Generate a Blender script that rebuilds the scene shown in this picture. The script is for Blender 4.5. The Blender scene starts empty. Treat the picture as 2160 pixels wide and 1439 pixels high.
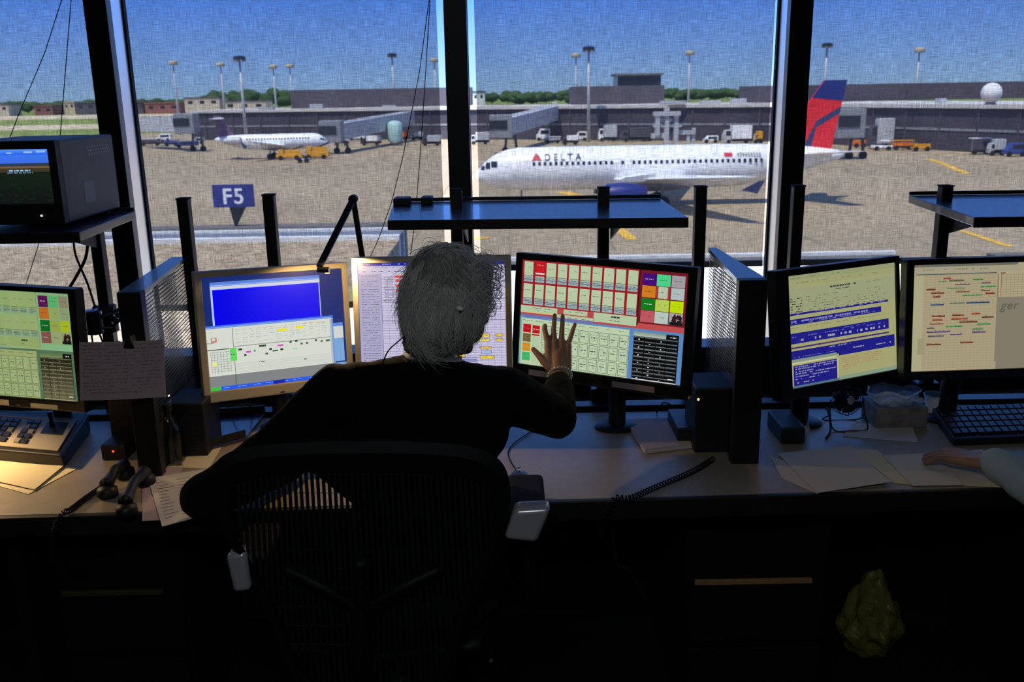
import bpy, math, random
from mathutils import Vector, Matrix, noise
random.seed(7)
R = math.radians
COL = bpy.context.scene.collection
# ------------------------------------------------------------------ camera
FPX, CX, CY = 1982.0, 1080.0, 719.5
CAMZ = 1.7
CM = Matrix.Rotation(R(90 - 14.8), 4, 'X') @ Matrix.Rotation(R(-1.02), 4, 'Z')
CAM = Vector((0, 0, CAMZ))
def ray(x, y): return CM.to_3x3() @ Vector(((x - CX) / FPX, -(y - CY) / FPX, -1.0))
def atY(x, y, Y):
    d = ray(x, y); return CAM + d * (Y / d.y)
def atZ(x, y, z):
    d = ray(x, y); return CAM + d * ((z - CAMZ) / d.z)
cd = bpy.data.cameras.new('camera'); cam = bpy.data.objects.new('camera', cd); COL.objects.link(cam)
cam.matrix_world = Matrix.Translation(CAM) @ CM
cd.sensor_width = 36; cd.lens = 36 * FPX / 2160; cd.clip_end = 5000; cd.clip_start = .05
cd.dof.use_dof = True; cd.dof.focus_distance = 2.6; cd.dof.aperture_fstop = 7.0
bpy.context.scene.camera = cam
vs = bpy.context.scene.view_settings
vs.view_transform = 'Standard'; vs.look = 'None'; vs.gamma = 1; vs.use_curve_mapping = False; vs.exposure = 0.0
# ------------------------------------------------------------------ materials
def lin(c):
    return tuple(((v / 255) / 12.92 if v <= 10 else (((v / 255) + .055) / 1.055) ** 2.4) for v in c)
def mat(name, col, rough=.5, metal=0, spec=.5, emit=None, es=1, bump=0, bscale=200, var=0, vscale=20, coat=0, trans=0, sheen=0):
    m = bpy.data.materials.new(name); m.use_nodes = True
    nt = m.node_tree; b = nt.nodes['Principled BSDF']
    c = lin(col)
    b.inputs['Base Color'].default_value = (*c, 1); b.inputs['Roughness'].default_value = rough
    b.inputs['Metallic'].default_value = metal; b.inputs['Specular IOR Level'].default_value = spec
    b.inputs['Coat Weight'].default_value = coat; b.inputs['Transmission Weight'].default_value = trans
    b.inputs['Sheen Weight'].default_value = sheen
    if emit: b.inputs['Emission Color'].default_value = (*lin(emit), 1); b.inputs['Emission Strength'].default_value = es
    if bump or var:
        tc = nt.nodes.new('ShaderNodeTexCoord'); n = nt.nodes.new('ShaderNodeTexNoise')
        n.inputs['Scale'].default_value = bscale if bump else vscale; n.inputs['Detail'].default_value = 4
        nt.links.new(tc.outputs['Object'], n.inputs['Vector'])
        if bump:
            bp = nt.nodes.new('ShaderNodeBump'); bp.inputs['Strength'].default_value = bump; bp.inputs['Distance'].default_value = .002
            nt.links.new(n.outputs['Fac'], bp.inputs['Height']); nt.links.new(bp.outputs['Normal'], b.inputs['Normal'])
        if var:
            n2 = nt.nodes.new('ShaderNodeTexNoise'); n2.inputs['Scale'].default_value = vscale; n2.inputs['Detail'].default_value = 5
            nt.links.new(tc.outputs['Object'], n2.inputs['Vector'])
            rp = nt.nodes.new('ShaderNodeValToRGB')
            rp.color_ramp.elements[0].position = .3; rp.color_ramp.elements[1].position = .7
            rp.color_ramp.elements[0].color = (*[v * (1 - var) for v in c], 1); rp.color_ramp.elements[1].color = (*[min(1, v * (1 + var)) for v in c], 1)
            nt.links.new(n2.outputs['Fac'], rp.inputs['Fac']); nt.links.new(rp.outputs['Color'], b.inputs['Base Color'])
    return m
M = {}
M['black'] = mat('black_metal', (16, 16, 18), .45, .0, .4)
M['blackplastic'] = mat('black_plastic', (20, 20, 22), .5, 0, .4, bump=.15, bscale=900)
M['bezel_black'] = mat('black_bezel', (17, 17, 19), .35, 0, .45)
M['bezel_silver'] = mat('silver_bezel', (170, 162, 148), .42, .2, .5)
M['shelf'] = mat('shelf_laminate', (28, 38, 76), .24, 0, 1.0, coat=.3)
M['metal'] = mat('brushed_metal', (150, 150, 152), .3, 1)
M['alu'] = mat('mullion_aluminium', (190, 190, 192), .28, .9)
M['chrome'] = mat('polished_aluminium', (190, 192, 195), .25, .45)
M['darkmetal'] = mat('dark_metal', (40, 42, 46), .45, .5)
M['rubber'] = mat('black_rubber', (10, 10, 10), .8, 0, .2)
M['desk'] = mat('desk_laminate', (150, 138, 120), .42, 0, .5, var=.06, vscale=30)
M['deskedge'] = mat('desk_edge', (26, 25, 26), .5, 0, .3)
M['cabinet'] = mat('cabinet_panel', (14, 14, 15), .6, 0, .2)
M['wooddark'] = mat('dark_olive_strip', (60, 56, 30), .6)
M['wood'] = mat('oak_strip', (150, 118, 78), .5, 0, .4, var=.15, vscale=60)
M['paper'] = mat('paper', (205, 198, 190), .8, 0, .2, bump=.1, bscale=60)
M['paperwarm'] = mat('cream_paper', (214, 202, 172), .8, 0, .2, bump=.1, bscale=40)
M['paperpink'] = mat('pink_grey_paper', (176, 158, 160), .8, 0, .2)
M['ink'] = mat('ink_grey', (140, 126, 130), .8, 0, .2)
M['beige'] = mat('beige_plastic', (150, 140, 118), .5, 0, .4)
M['key'] = mat('keyboard_key', (28, 28, 30), .45, 0, .4)
M['keyleg'] = mat('keyboard_key_pale', (120, 112, 100), .5, 0, .4)
M['crtcase'] = mat('grey_case', (118, 116, 110), .5, 0, .4, bump=.1, bscale=700)
M['wall'] = mat('dark_wall', (24, 24, 25), .9, 0, .1)
M['ceil'] = mat('dark_ceiling', (30, 30, 31), .9, 0, .1)
M['carpet'] = mat('dark_carpet', (22, 22, 24), .95, 0, .1, bump=.5, bscale=500, var=.3, vscale=80)
M['sill'] = mat('white_sill', (205, 208, 215), .35, 0, .5)
M['suit'] = mat('black_suit_cloth', (9, 9, 10), .9, 0, .15, bump=.3, bscale=700)
M['collar'] = mat('white_collar', (215, 218, 222), .7)
M['skin'] = mat('skin', (150, 116, 98), .5, 0, .4, bump=.15, bscale=300)
M['skin'].node_tree.nodes['Principled BSDF'].inputs['Subsurface Weight'].default_value = .05
M['hair'] = mat('grey_hair', (205, 203, 196), .5, 0, .5, sheen=.2)
M['hairbase'] = mat('grey_hair_base', (120, 118, 112), .8, 0, .3, bump=1, bscale=120)
M['shirt'] = mat('pale_blue_shirt', (150, 172, 190), .85, 0, .2, bump=.2, bscale=500)
M['meshback'] = mat('chair_mesh', (22, 23, 22), .6, 0, .3)
M['chairframe'] = mat('chair_frame_graphite', (14, 15, 15), .6, 0, .22)
M['cup'] = mat('white_cup', (225, 225, 222), .5)
M['tissue'] = mat('tissue_box_card', (120, 112, 108), .7, var=.35, vscale=28)
M['yellowbag'] = mat('yellow_green_bag', (104, 104, 36), .5, 0, .5)
M['clear'] = mat('clear_plastic', (240, 245, 250), .08, 0, .5, trans=1)
M['led_amber'] = mat('amber_light', (20, 10, 5), .5, emit=(255, 190, 120), es=3)
M['led_red'] = mat('red_light', (20, 5, 5), .5, emit=(255, 70, 40), es=3)
M['led_white'] = mat('white_light', (20, 20, 20), .5, emit=(255, 245, 225), es=3)
M['lampglow'] = mat('lamp_diffuser', (60, 50, 30), .5, emit=(255, 190, 90), es=6)
M['glassbottle'] = mat('bottle_glass', (190, 210, 200), .03, 0, .6, trans=1)
# exterior
M['white'] = mat('aircraft_white', (246, 247, 248), .3, 0, .5)
M['bellygrey'] = mat('aircraft_belly_grey', (150, 155, 165), .35, 0, .5)
M['navy'] = mat('aircraft_navy', (34, 44, 120), .35)
M['red'] = mat('aircraft_red', (226, 36, 44), .4)
M['darkred'] = mat('aircraft_dark_red', (165, 24, 40), .4)
M['winglet'] = mat('slate_blue', (52, 60, 100), .4)
M['winddark'] = mat('dark_glass', (40, 42, 50), .2)
M['grey'] = mat('mid_grey_paint', (140, 142, 146), .5, .1)
M['lgrey'] = mat('light_grey_paint', (190, 192, 195), .5, .1)
M['dgrey'] = mat('dark_grey_paint', (76, 74, 82), .6)
M['tyre'] = mat('tyre_rubber', (24, 24, 26), .8)
M['gseyellow'] = mat('equipment_yellow', (224, 160, 30), .5)
M['orange'] = mat('equipment_orange', (228, 120, 40), .5)
M['bluepaint'] = mat('blue_paint', (50, 70, 140), .5)
M['teal'] = mat('pale_teal_tank', (170, 205, 200), .5)
M['purple'] = mat('purple_grey_tail', (110, 84, 110), .5)
M['signblue'] = mat('sign_blue', (44, 50, 126), .5)
M['signwhite'] = mat('sign_white', (235, 235, 235), .5)
M['yellowline'] = mat('yellow_line_paint', (232, 180, 50), .7)
M['facade'] = mat('terminal_dark_glass', (70, 66, 76), .5, 0, .4, var=.25, vscale=.12)
M['upper'] = mat('terminal_upper_wall', (88, 82, 90), .7, 0, .3, var=.12, vscale=.1)
M['roofband'] = mat('terminal_pale_fascia', (200, 196, 190), .7)
M['leaf'] = mat('distant_foliage', (62, 84, 50), .9, 0, .1, var=.35, vscale=.25)
M['housewall'] = mat('pale_building', (190, 180, 160), .8)
M['brick'] = mat('red_brown_building', (140, 92, 84), .8)
M['pale'] = mat('tan_concrete', (200, 184, 150), .9)
M['grass'] = mat('field_grass', (124, 138, 74), .95, 0, .1, var=.15, vscale=.02)
M['concrete'] = mat('roof_concrete', (178, 172, 160), .85, 0, .2, var=.06, vscale=1)
M['coping'] = mat('coping_dark', (104, 100, 96), .8)
M['bluegrey'] = mat('membrane_blue_grey', (110, 117, 132), .8)
M['linewhite'] = mat('white_edge', (225, 225, 222), .7)
def ground_mat(name, c1, c2, s1, s2, amt=.5, joints=None):
    m = bpy.data.materials.new(name); m.use_nodes = True; nt = m.node_tree; b = nt.nodes['Principled BSDF']
    b.inputs['Roughness'].default_value = .9; b.inputs['Specular IOR Level'].default_value = .2
    tc = nt.nodes.new('ShaderNodeTexCoord')
    n = nt.nodes.new('ShaderNodeTexNoise'); n.inputs['Scale'].default_value = s1; n.inputs['Detail'].default_value = 8
    n2 = nt.nodes.new('ShaderNodeTexNoise'); n2.inputs['Scale'].default_value = s2; n2.inputs['Detail'].default_value = 3
    nt.links.new(tc.outputs['Object'], n.inputs['Vector']); nt.links.new(tc.outputs['Object'], n2.inputs['Vector'])
    mx = nt.nodes.new('ShaderNodeMath'); mx.operation = 'MULTIPLY_ADD'; mx.inputs[1].default_value = amt
    nt.links.new(n2.outputs['Fac'], mx.inputs[0]); 
    m3 = nt.nodes.new('ShaderNodeMath'); m3.operation = 'MULTIPLY'; m3.inputs[1].default_value = 1 - amt
    nt.links.new(n.outputs['Fac'], m3.inputs[0]); nt.links.new(m3.outputs[0], mx.inputs[2])
    rp = nt.nodes.new('ShaderNodeValToRGB'); rp.color_ramp.elements[0].position = .35; rp.color_ramp.elements[1].position = .65
    rp.color_ramp.elements[0].color = (*lin(c1), 1); rp.color_ramp.elements[1].color = (*lin(c2), 1)
    nt.links.new(mx.outputs[0], rp.inputs['Fac']); out = rp.outputs['Color']
    if joints:
        bk = nt.nodes.new('ShaderNodeTexBrick'); bk.offset = 0; bk.inputs['Scale'].default_value = 1; bk.inputs['Brick Width'].default_value = joints
        bk.inputs['Row Height'].default_value = joints; bk.inputs['Mortar Size'].default_value = .12
        bk.inputs['Color1'].default_value = (1, 1, 1, 1); bk.inputs['Color2'].default_value = (.93, .93, .93, 1); bk.inputs['Mortar'].default_value = (.72, .72, .72, 1)
        nt.links.new(tc.outputs['Object'], bk.inputs['Vector'])
        mm = nt.nodes.new('ShaderNodeMix'); mm.data_type = 'RGBA'; mm.blend_type = 'MULTIPLY'; mm.inputs[0].default_value = 1
        nt.links.new(out, mm.inputs[6]); nt.links.new(bk.outputs['Color'], mm.inputs[7]); out = mm.outputs[2]
    nt.links.new(out, b.inputs['Base Color'])
    return m
M['apron'] = ground_mat('apron_concrete', (150, 134, 108), (176, 158, 130), .03, .6, .4, joints=7.5)
M['gravel'] = ground_mat('roof_gravel', (92, 76, 56), (212, 190, 156), 3.5, 13, .6)
def shade_mat():
    m = bpy.data.materials.new('woven_shade_fabric'); m.use_nodes = True; nt = m.node_tree
    for n in list(nt.nodes): nt.nodes.remove(n)
    out = nt.nodes.new('ShaderNodeOutputMaterial'); tc = nt.nodes.new('ShaderNodeTexCoord')
    facs = []
    for sc in ((420, 1, 22), (22, 1, 420), (5, 1, 5)):
        mp = nt.nodes.new('ShaderNodeMapping'); mp.inputs['Scale'].default_value = sc
        nz = nt.nodes.new('ShaderNodeTexNoise'); nz.inputs['Scale'].default_value = 1; nz.inputs['Detail'].default_value = 2
        nt.links.new(tc.outputs['Object'], mp.inputs['Vector']); nt.links.new(mp.outputs['Vector'], nz.inputs['Vector'])
        mr = nt.nodes.new('ShaderNodeMapRange'); mr.inputs['From Min'].default_value = .3; mr.inputs['From Max'].default_value = .7
        mr.inputs['To Min'].default_value = .76 if sc[0] != 5 else .95; mr.inputs['To Max'].default_value = 1.24 if sc[0] != 5 else 1.05
        nt.links.new(nz.outputs['Fac'], mr.inputs['Value']); facs.append(mr.outputs['Result'])
    m1 = nt.nodes.new('ShaderNodeMath'); m1.operation = 'MULTIPLY'; nt.links.new(facs[0], m1.inputs[0]); nt.links.new(facs[1], m1.inputs[1])
    m2 = nt.nodes.new('ShaderNodeMath'); m2.operation = 'MULTIPLY'; nt.links.new(m1.outputs[0], m2.inputs[0]); nt.links.new(facs[2], m2.inputs[1])
    m3 = nt.nodes.new('ShaderNodeMath'); m3.operation = 'MULTIPLY'; m3.inputs[1].default_value = SHADE_T; nt.links.new(m2.outputs[0], m3.inputs[0])
    tr = nt.nodes.new('ShaderNodeBsdfTransparent'); df = nt.nodes.new('ShaderNodeBsdfDiffuse'); df.inputs['Color'].default_value = (.03, .03, .032, 1)
    tl = nt.nodes.new('ShaderNodeBsdfTranslucent'); tl.inputs['Color'].default_value = (.018, .018, .018, 1)
    ad = nt.nodes.new('ShaderNodeAddShader'); nt.links.new(df.outputs[0], ad.inputs[0]); nt.links.new(tl.outputs[0], ad.inputs[1])
    mx = nt.nodes.new('ShaderNodeMixShader'); nt.links.new(m3.outputs[0], mx.inputs[0]); nt.links.new(ad.outputs[0], mx.inputs[1]); nt.links.new(tr.outputs[0], mx.inputs[2])
    nt.links.new(mx.outputs[0], out.inputs['Surface'])
    return m
SHADE_T = .31
M['shade'] = shade_mat()
def glass_mat():
    m = bpy.data.materials.new('window_glass'); m.use_nodes = True; nt = m.node_tree
    for n in list(nt.nodes): nt.nodes.remove(n)
    out = nt.nodes.new('ShaderNodeOutputMaterial')
    tr = nt.nodes.new('ShaderNodeBsdfTransparent'); tr.inputs['Color'].default_value = (.95, .97, .97, 1)
    gl = nt.nodes.new('ShaderNodeBsdfGlossy'); gl.inputs['Roughness'].default_value = 0
    mx = nt.nodes.new('ShaderNodeMixShader'); mx.inputs[0].default_value = .06
    nt.links.new(tr.outputs[0], mx.inputs[1]); nt.links.new(gl.outputs[0], mx.inputs[2]); nt.links.new(mx.outputs[0], out.inputs['Surface'])
    return m
M['glass'] = glass_mat()
def film_mat():
    m = bpy.data.materials.new('thin_clear_film'); m.use_nodes = True; nt = m.node_tree
    for n in list(nt.nodes): nt.nodes.remove(n)
    out = nt.nodes.new('ShaderNodeOutputMaterial')
    tr = nt.nodes.new('ShaderNodeBsdfTransparent'); gl = nt.nodes.new('ShaderNodeBsdfPrincipled')
    gl.inputs['Base Color'].default_value = (.7, .75, .8, 1); gl.inputs['Roughness'].default_value = .15
    mx = nt.nodes.new('ShaderNodeMixShader'); mx.inputs[0].default_value = .5
    nt.links.new(tr.outputs[0], mx.inputs[1]); nt.links.new(gl.outputs[0], mx.inputs[2]); nt.links.new(mx.outputs[0], out.inputs['Surface'])
    return m
M['film'] = film_mat()
def attr_mat(name, strength, rough=.35):
    m = bpy.data.materials.new(name); m.use_nodes = True; nt = m.node_tree; b = nt.nodes['Principled BSDF']
    b.inputs['Base Color'].default_value = (.01, .01, .012, 1); b.inputs['Roughness'].default_value = rough; b.inputs['Specular IOR Level'].default_value = .15
    a = nt.nodes.new('ShaderNodeAttribute'); a.attribute_name = 'screen'
    nt.links.new(a.outputs['Color'], b.inputs['Emission Color']); b.inputs['Emission Strength'].default_value = strength
    return m
M['screen'] = attr_mat('lit_screen', 1.0)
# ------------------------------------------------------------------ mesh builder
WM = {}
def wm(o): return WM.get(o.name, Matrix.Identity(4)) if o else Matrix.Identity(4)
def tag(o, label=None, cat=None, group=None, kind=None):
    if label: o['label'] = label
    if cat: o['category'] = cat
    if group: o['group'] = group
    if kind: o['kind'] = kind
    return o
def empty(name, loc, label=None, cat=None, group=None, rz=0):
    o = bpy.data.objects.new(name, None); COL.objects.link(o); o.empty_display_size = .1
    o.location = loc; o.rotation_euler = (0, 0, rz)
    WM[o.name] = Matrix.Translation(Vector(loc)) @ Matrix.Rotation(rz, 4, 'Z')
    return tag(o, label, cat, group)
class MB:
    def __init__(s): s.v = []; s.f = []; s.fc = []
    def add(s, vs, fs, m=None):
        n = len(s.v)
        s.v += [(m @ Vector(v)) if m else Vector(v) for v in vs]
        s.f += [tuple(i + n for i in f) for f in fs]
        return s
    def box(s, c, d, m=None):
        x, y, z = c; a, b, e = d[0] / 2, d[1] / 2, d[2] / 2
        vs = [(x + i * a, y + j * b, z + k * e) for i in (-1, 1) for j in (-1, 1) for k in (-1, 1)]
        return s.add(vs, [(0, 1, 3, 2), (4, 6, 7, 5), (0, 4, 5, 1), (2, 3, 7, 6), (0, 2, 6, 4), (1, 5, 7, 3)], m)
    def mm(s, lo, hi, m=None):
        return s.box([(a + b) / 2 for a, b in zip(lo, hi)], [abs(b - a) for a, b in zip(lo, hi)], m)
    def hexa(s, lower, upper):      # two quads (same winding)
        return s.add(list(lower) + list(upper), [(3, 2, 1, 0), (4, 5, 6, 7), (0, 1, 5, 4), (1, 2, 6, 5), (2, 3, 7, 6), (3, 0, 4, 7)])
    def prism(s, pts, off, m=None):
        n = len(pts); off = Vector(off)
        vs = [Vector(p) for p in pts] + [Vector(p) + off for p in pts]
        return s.add(vs, [tuple(range(n - 1, -1, -1)), tuple(range(n, 2 * n))] + [(i, (i + 1) % n, n + (i + 1) % n, n + i) for i in range(n)], m)
    def tube(s, pts, r, seg=8, caps=True, m=None, flat=1):
        pts = [Vector(p) for p in pts]; n = len(pts)
        rs = r if hasattr(r, '__len__') else [r] * n
        vs = []; fs = []
        t0 = (pts[1] - pts[0]).normalized()
        u = t0.orthogonal().normalized()
        for i in range(n):
            t = (pts[min(i + 1, n - 1)] - pts[max(i - 1, 0)])
            t = t.normalized() if t.length > 1e-9 else t0
            u = (u - t * u.dot(t)); u = u.normalized() if u.length > 1e-6 else t.orthogonal().normalized()
            w = t.cross(u)
            for k in range(seg):
                a = 2 * math.pi * k / seg
                vs.append(pts[i] + u * math.cos(a) * rs[i] + w * math.sin(a) * rs[i] * flat)
        for i in range(n - 1):
            for k in range(seg):
                fs.append((i * seg + k, i * seg + (k + 1) % seg, (i + 1) * seg + (k + 1) % seg, (i + 1) * seg + k))
        if caps: fs += [tuple(range(seg - 1, -1, -1)), tuple(range((n - 1) * seg, n * seg))]
        return s.add(vs, fs, m)
    def lathe(s, prof, m=None, seg=20, caps=True):   # prof: (r,z), around z
        vs = [(r * math.cos(2 * math.pi * k / seg), r * math.sin(2 * math.pi * k / seg), z) for r, z in prof for k in range(seg)]
        n = len(prof)
        fs = [(i * seg + k, i * seg + (k + 1) % seg, (i + 1) * seg + (k + 1) % seg, (i + 1) * seg + k) for i in range(n - 1) for k in range(seg)]
        if caps: fs += [tuple(range(seg - 1, -1, -1)), tuple(range((n - 1) * seg, n * seg))]
        return s.add(vs, fs, m)
    def ell(s, c, r, m=None, seg=16, rings=10, rot=None):
        vs = []; c = Vector(c)
        for i in range(1, rings):
            th = math.pi * i / rings
            for k in range(seg):
                a = 2 * math.pi * k / seg
                v = Vector((r[0] * math.sin(th) * math.cos(a), r[1] * math.sin(th) * math.sin(a), r[2] * math.cos(th)))
                vs.append((rot @ v if rot else v) + c)
        t = Vector((0, 0, r[2])); b = -t
        if rot: t = rot @ t; b = rot @ b
        vs += [t + c, b + c]; T = len(vs) - 2; B = T + 1; fs = []
        for i in range(rings - 2):
            for k in range(seg):
                fs.append((i * seg + k, (i + 1) * seg + k, (i + 1) * seg + (k + 1) % seg, i * seg + (k + 1) % seg))
        for k in range(seg):
            fs.append((T, k, (k + 1) % seg)); q = (rings - 2) * seg; fs.append((B, q + (k + 1) % seg, q + k))
        return s.add(vs, fs, m)
    def cap(s, a, b, ra, rb, seg=14):   # tapered capsule
        a, b = Vector(a), Vector(b); d = (b - a); L = d.length; d = d / L if L > 1e-9 else Vector((0, 0, 1))
        pts = []; rs = []
        for i in range(1, 5):
            t = math.pi / 2 * (i / 5 - 1); pts.append(a + d * ra * math.sin(t)); rs.append(ra * math.cos(t))
        for i in range(0, 4): t = i / 3; pts.append(a + d * L * t); rs.append(ra + (rb - ra) * t)
        for i in range(1, 5):
            t = math.pi / 2 * i / 5; pts.append(b + d * rb * math.sin(t)); rs.append(rb * math.cos(t))
        return s.tube(pts, rs, seg)
    def chain(s, pr, seg=14):
        for (a, ra), (b, rb) in zip(pr, pr[1:]): s.cap(a, b, ra, rb, seg)
        return s
    def grid(s, fn, nu, nv):
        vs = [fn(i / nu, j / nv) for j in range(nv + 1) for i in range(nu + 1)]
        fs = [(j * (nu + 1) + i, j * (nu + 1) + i + 1, (j + 1) * (nu + 1) + i + 1, (j + 1) * (nu + 1) + i) for j in range(nv) for i in range(nu)]
        return s.add(vs, fs)
    def text(s, txt, size, m, depth=0.0, align='LEFT', space=1, bold=0, fn=None, shear=0):
        cu = bpy.data.curves.new('t', 'FONT'); cu.body = txt; cu.size = size; cu.extrude = depth; cu.align_x = align; cu.space_character = space; cu.offset = bold * size; cu.shear = shear
        o = bpy.data.objects.new('t', cu); COL.objects.link(o)
        bpy.context.view_layer.update()
        me = o.to_mesh(); s.add([fn(v.co.copy()) if fn else v.co.copy() for v in me.vertices], [tuple(p.vertices) for p in me.polygons], m)
        o.to_mesh_clear(); bpy.data.objects.remove(o); bpy.data.curves.remove(cu)
        return s
    def build(s, name, material, parent=None, smooth=False, bevel=0, label=None, cat=None, group=None, kind=None, seg=2, solid=0, orig=None, cols=None):
        me = bpy.data.meshes.new(name)
        if parent: inv = wm(parent).inverted()
        else:
            if orig is None and s.v:
                xs = [v.x for v in s.v]; ys = [v.y for v in s.v]; zs = [v.z for v in s.v]
                orig = Vector(((min(xs) + max(xs)) / 2, (min(ys) + max(ys)) / 2, min(zs)))
            inv = Matrix.Translation(-Vector(orig))
        me.from_pydata([inv @ v for v in s.v], [], s.f); me.update()
        if smooth is True:
            for p in me.polygons: p.use_smooth = True
        elif smooth:
            for p in me.polygons: p.use_smooth = True
            me.set_sharp_from_angle(angle=R(smooth))
        if cols:
            at = me.attributes.new('screen', 'FLOAT_COLOR', 'CORNER'); buf = []
            for p, c in zip(me.polygons, cols): buf += [*c, 1.0] * p.loop_total
            at.data.foreach_set('color', buf)
        me.materials.append(M[material] if isinstance(material, str) else material)
        o = bpy.data.objects.new(name, me); COL.objects.link(o)
        if parent: o.parent = parent; WM[o.name] = wm(parent)
        else: o.location = orig; WM[o.name] = Matrix.Translation(Vector(orig))
        if solid: md = o.modifiers.new('solid', 'SOLIDIFY'); md.thickness = solid; md.offset = 0
        if bevel: md = o.modifiers.new('bevel', 'BEVEL'); md.width = bevel; md.segments = seg; md.limit_method = 'ANGLE'; md.angle_limit = R(40); md.harden_normals = False
        return tag(o, label, cat, group, kind)
def dup(root, loc, label=None, rz=None, name=None):
    r = root.copy(); COL.objects.link(r); r.location = loc
    if rz is not None: r.rotation_euler.z = rz
    if label: r['label'] = label
    for ch in list(root.children):
        c = ch.copy(); COL.objects.link(c); c.parent = r
        for g in list(ch.children):
            d = g.copy(); COL.objects.link(d); d.parent = c
    return r
def smoothpath(pts, n=8, closed=False):
    pts = [Vector(p) for p in pts]; out = []; N = len(pts)
    rng = range(N) if closed else range(N - 1)
    for i in rng:
        if closed: p0, p1, p2, p3 = pts[i - 1], pts[i], pts[(i + 1) % N], pts[(i + 2) % N]
        else: p0, p1, p2, p3 = pts[max(i - 1, 0)], pts[i], pts[i + 1], pts[min(i + 2, N - 1)]
        for k in range(n):
            t = k / n
            out.append(.5 * ((2 * p1) + (p2 - p0) * t + (2 * p0 - 5 * p1 + 4 * p2 - p3) * t * t + (3 * p1 - p0 - 3 * p2 + p3) * t ** 3))
    if not closed: out.append(pts[-1])
    return out
def remesh(o, vox, smooth=6, fac=.5):
    md = o.modifiers.new('remesh', 'REMESH'); md.mode = 'VOXEL'; md.voxel_size = vox; md.use_smooth_shade = True
    if smooth: md = o.modifiers.new('smooth', 'SMOOTH'); md.iterations = smooth; md.factor = fac
    return o
# ------------------------------------------------------------------ room shell
YW = 3.40; SILLZ = .62; TOPZ = 2.75
def struct(name, mb, m, **k): return mb.build(name, m, kind='structure', **k)
struct('floor', MB().mm((-4.4, -2.6, -.1), (4.4, 3.7, 0)), 'carpet')
struct('ceiling', MB().mm((-4.4, -2.6, TOPZ + .05), (4.4, 3.7, TOPZ + .15)), 'ceil')
struct('wall_left', MB().mm((-4.5, -2.6, 0), (-4.4, 3.7, TOPZ + .05)), 'wall')
struct('wall_right', MB().mm((4.4, -2.6, 0), (4.5, 3.7, TOPZ + .05)), 'wall')
struct('wall_back', MB().mm((-4.5, -2.7, 0), (4.5, -2.6, TOPZ + .05)), 'wall')
struct('wall_front', MB().mm((-4.4, 3.42, 0), (4.4, 3.7, SILLZ - .02)), 'wall')
struct('trim_1', MB().mm((-4.4, 3.05, SILLZ - .02), (4.4, 3.70, SILLZ)), 'sill', label='pale window sill ledge behind the desk')
struct('trim_10', MB().mm((-4.4, 3.27, SILLZ), (4.4, 3.398, .80)), 'black', label='black lower window frame above the sill', bevel=.003)
struct('trim_2', MB().mm((-4.4, 3.40, TOPZ - .05), (4.4, 3.70, TOPZ + .05)), 'black')
MULX = [-3.87, -2.64, -1.405, -.176, 1.015, 2.22, 3.44]
for i, x in enumerate(MULX):
    t = struct('trim_%d' % (i + 3), MB().mm((x - .039, YW, SILLZ), (x + .039, YW + .045, TOPZ - .05)), 'black', bevel=.002)
    MB().mm((x - .030, YW + .046, SILLZ), (x + .030, YW + .16, TOPZ - .05)).build('aluminium_profile', 'alu', t)
    g = MB()
    for s in (-1, 1): g.mm((x + s * .031 - .0055, YW + .161, SILLZ), (x + s * .031 + .0055, YW + .185, TOPZ - .05))
    g.build('gasket', 'rubber', t)
xs = [-4.4] + MULX + [4.4]
for i in range(len(xs) - 1):
    struct('window_%d' % (i + 1), MB().mm((xs[i] + .02, YW + .188, SILLZ), (xs[i + 1] - .02, YW + .194, TOPZ - .05)), 'glass')
# shades : (x0, x1, bottom z)
SH = [(-3.83, -2.68, .90, 'woven grey roller shade at the window beyond the left edge'),
      (-2.60, -1.450, .905, 'woven grey roller shade behind the small television'),
      (-1.327, -.242, .93, 'woven grey roller shade over the window with the F5 sign'),
      (-.111, .935, 1.06, 'woven grey roller shade over the window with the red tailed airliner fuselage'),
      (1.064, 2.17, 1.06, 'woven grey roller shade over the window right of the right mullion'),
      (2.27, 3.39, 1.06, 'woven grey roller shade at the window beyond the right edge')]
for (a, b, zb, lab) in SH:
    e = empty('roller_shade', ((a + b) / 2, YW + .05, TOPZ - .1), lab, 'window shade', 'roller shades')
    MB().add([(a, YW + .05, zb + .02), (b, YW + .05, zb + .02), (b, YW + .05, TOPZ - .1), (a, YW + .05, TOPZ - .1)], [(0, 1, 2, 3)]).build('fabric', 'shade', e)
    MB().mm((a, YW + .044, zb), (b, YW + .056, zb + .022)).build('hem_bar', 'grey', e)
    MB().tube([(a, YW + .05, TOPZ - .09), (b, YW + .05, TOPZ - .09)], .03, 12).build('roller_tube', 'grey', e)
def bead_chain(pts, lab):
    P = []
    pts = [Vector(p) for p in pts]
    for a, b in zip(pts, pts[1:]):
        n = int((b - a).length / .0035)
        P += [a.lerp(b, i / n) for i in range(n)]
    rs = [(.0021 if i % 2 else .0009) for i in range(len(P))]
    MB().tube(P, rs, 5).build('shade_chain', 'rubber', label=lab, cat='shade chain', group='bead chains of the roller shades')
def chainpx(px, Y): return [atY(x, y, Y) for x, y in px]
bead_chain(chainpx([(130, -60), (130, 0), (95, 110), (40, 240), (15, 305), (-30, 420)], 3.30), 'black bead chain slanting left above the small television')
bead_chain(chainpx([(152, -60), (150, 0), (138, 150), (126, 300), (108, 420), (80, 520), (55, 600)], 3.31), 'black bead chain hanging nearly straight above the small television')
bead_chain(chainpx([(908, -60), (905, 0), (885, 150), (850, 330), (825, 430), (800, 500), (780, 545)], 3.30), 'black bead chain slanting left beside the center mullion')
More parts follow.
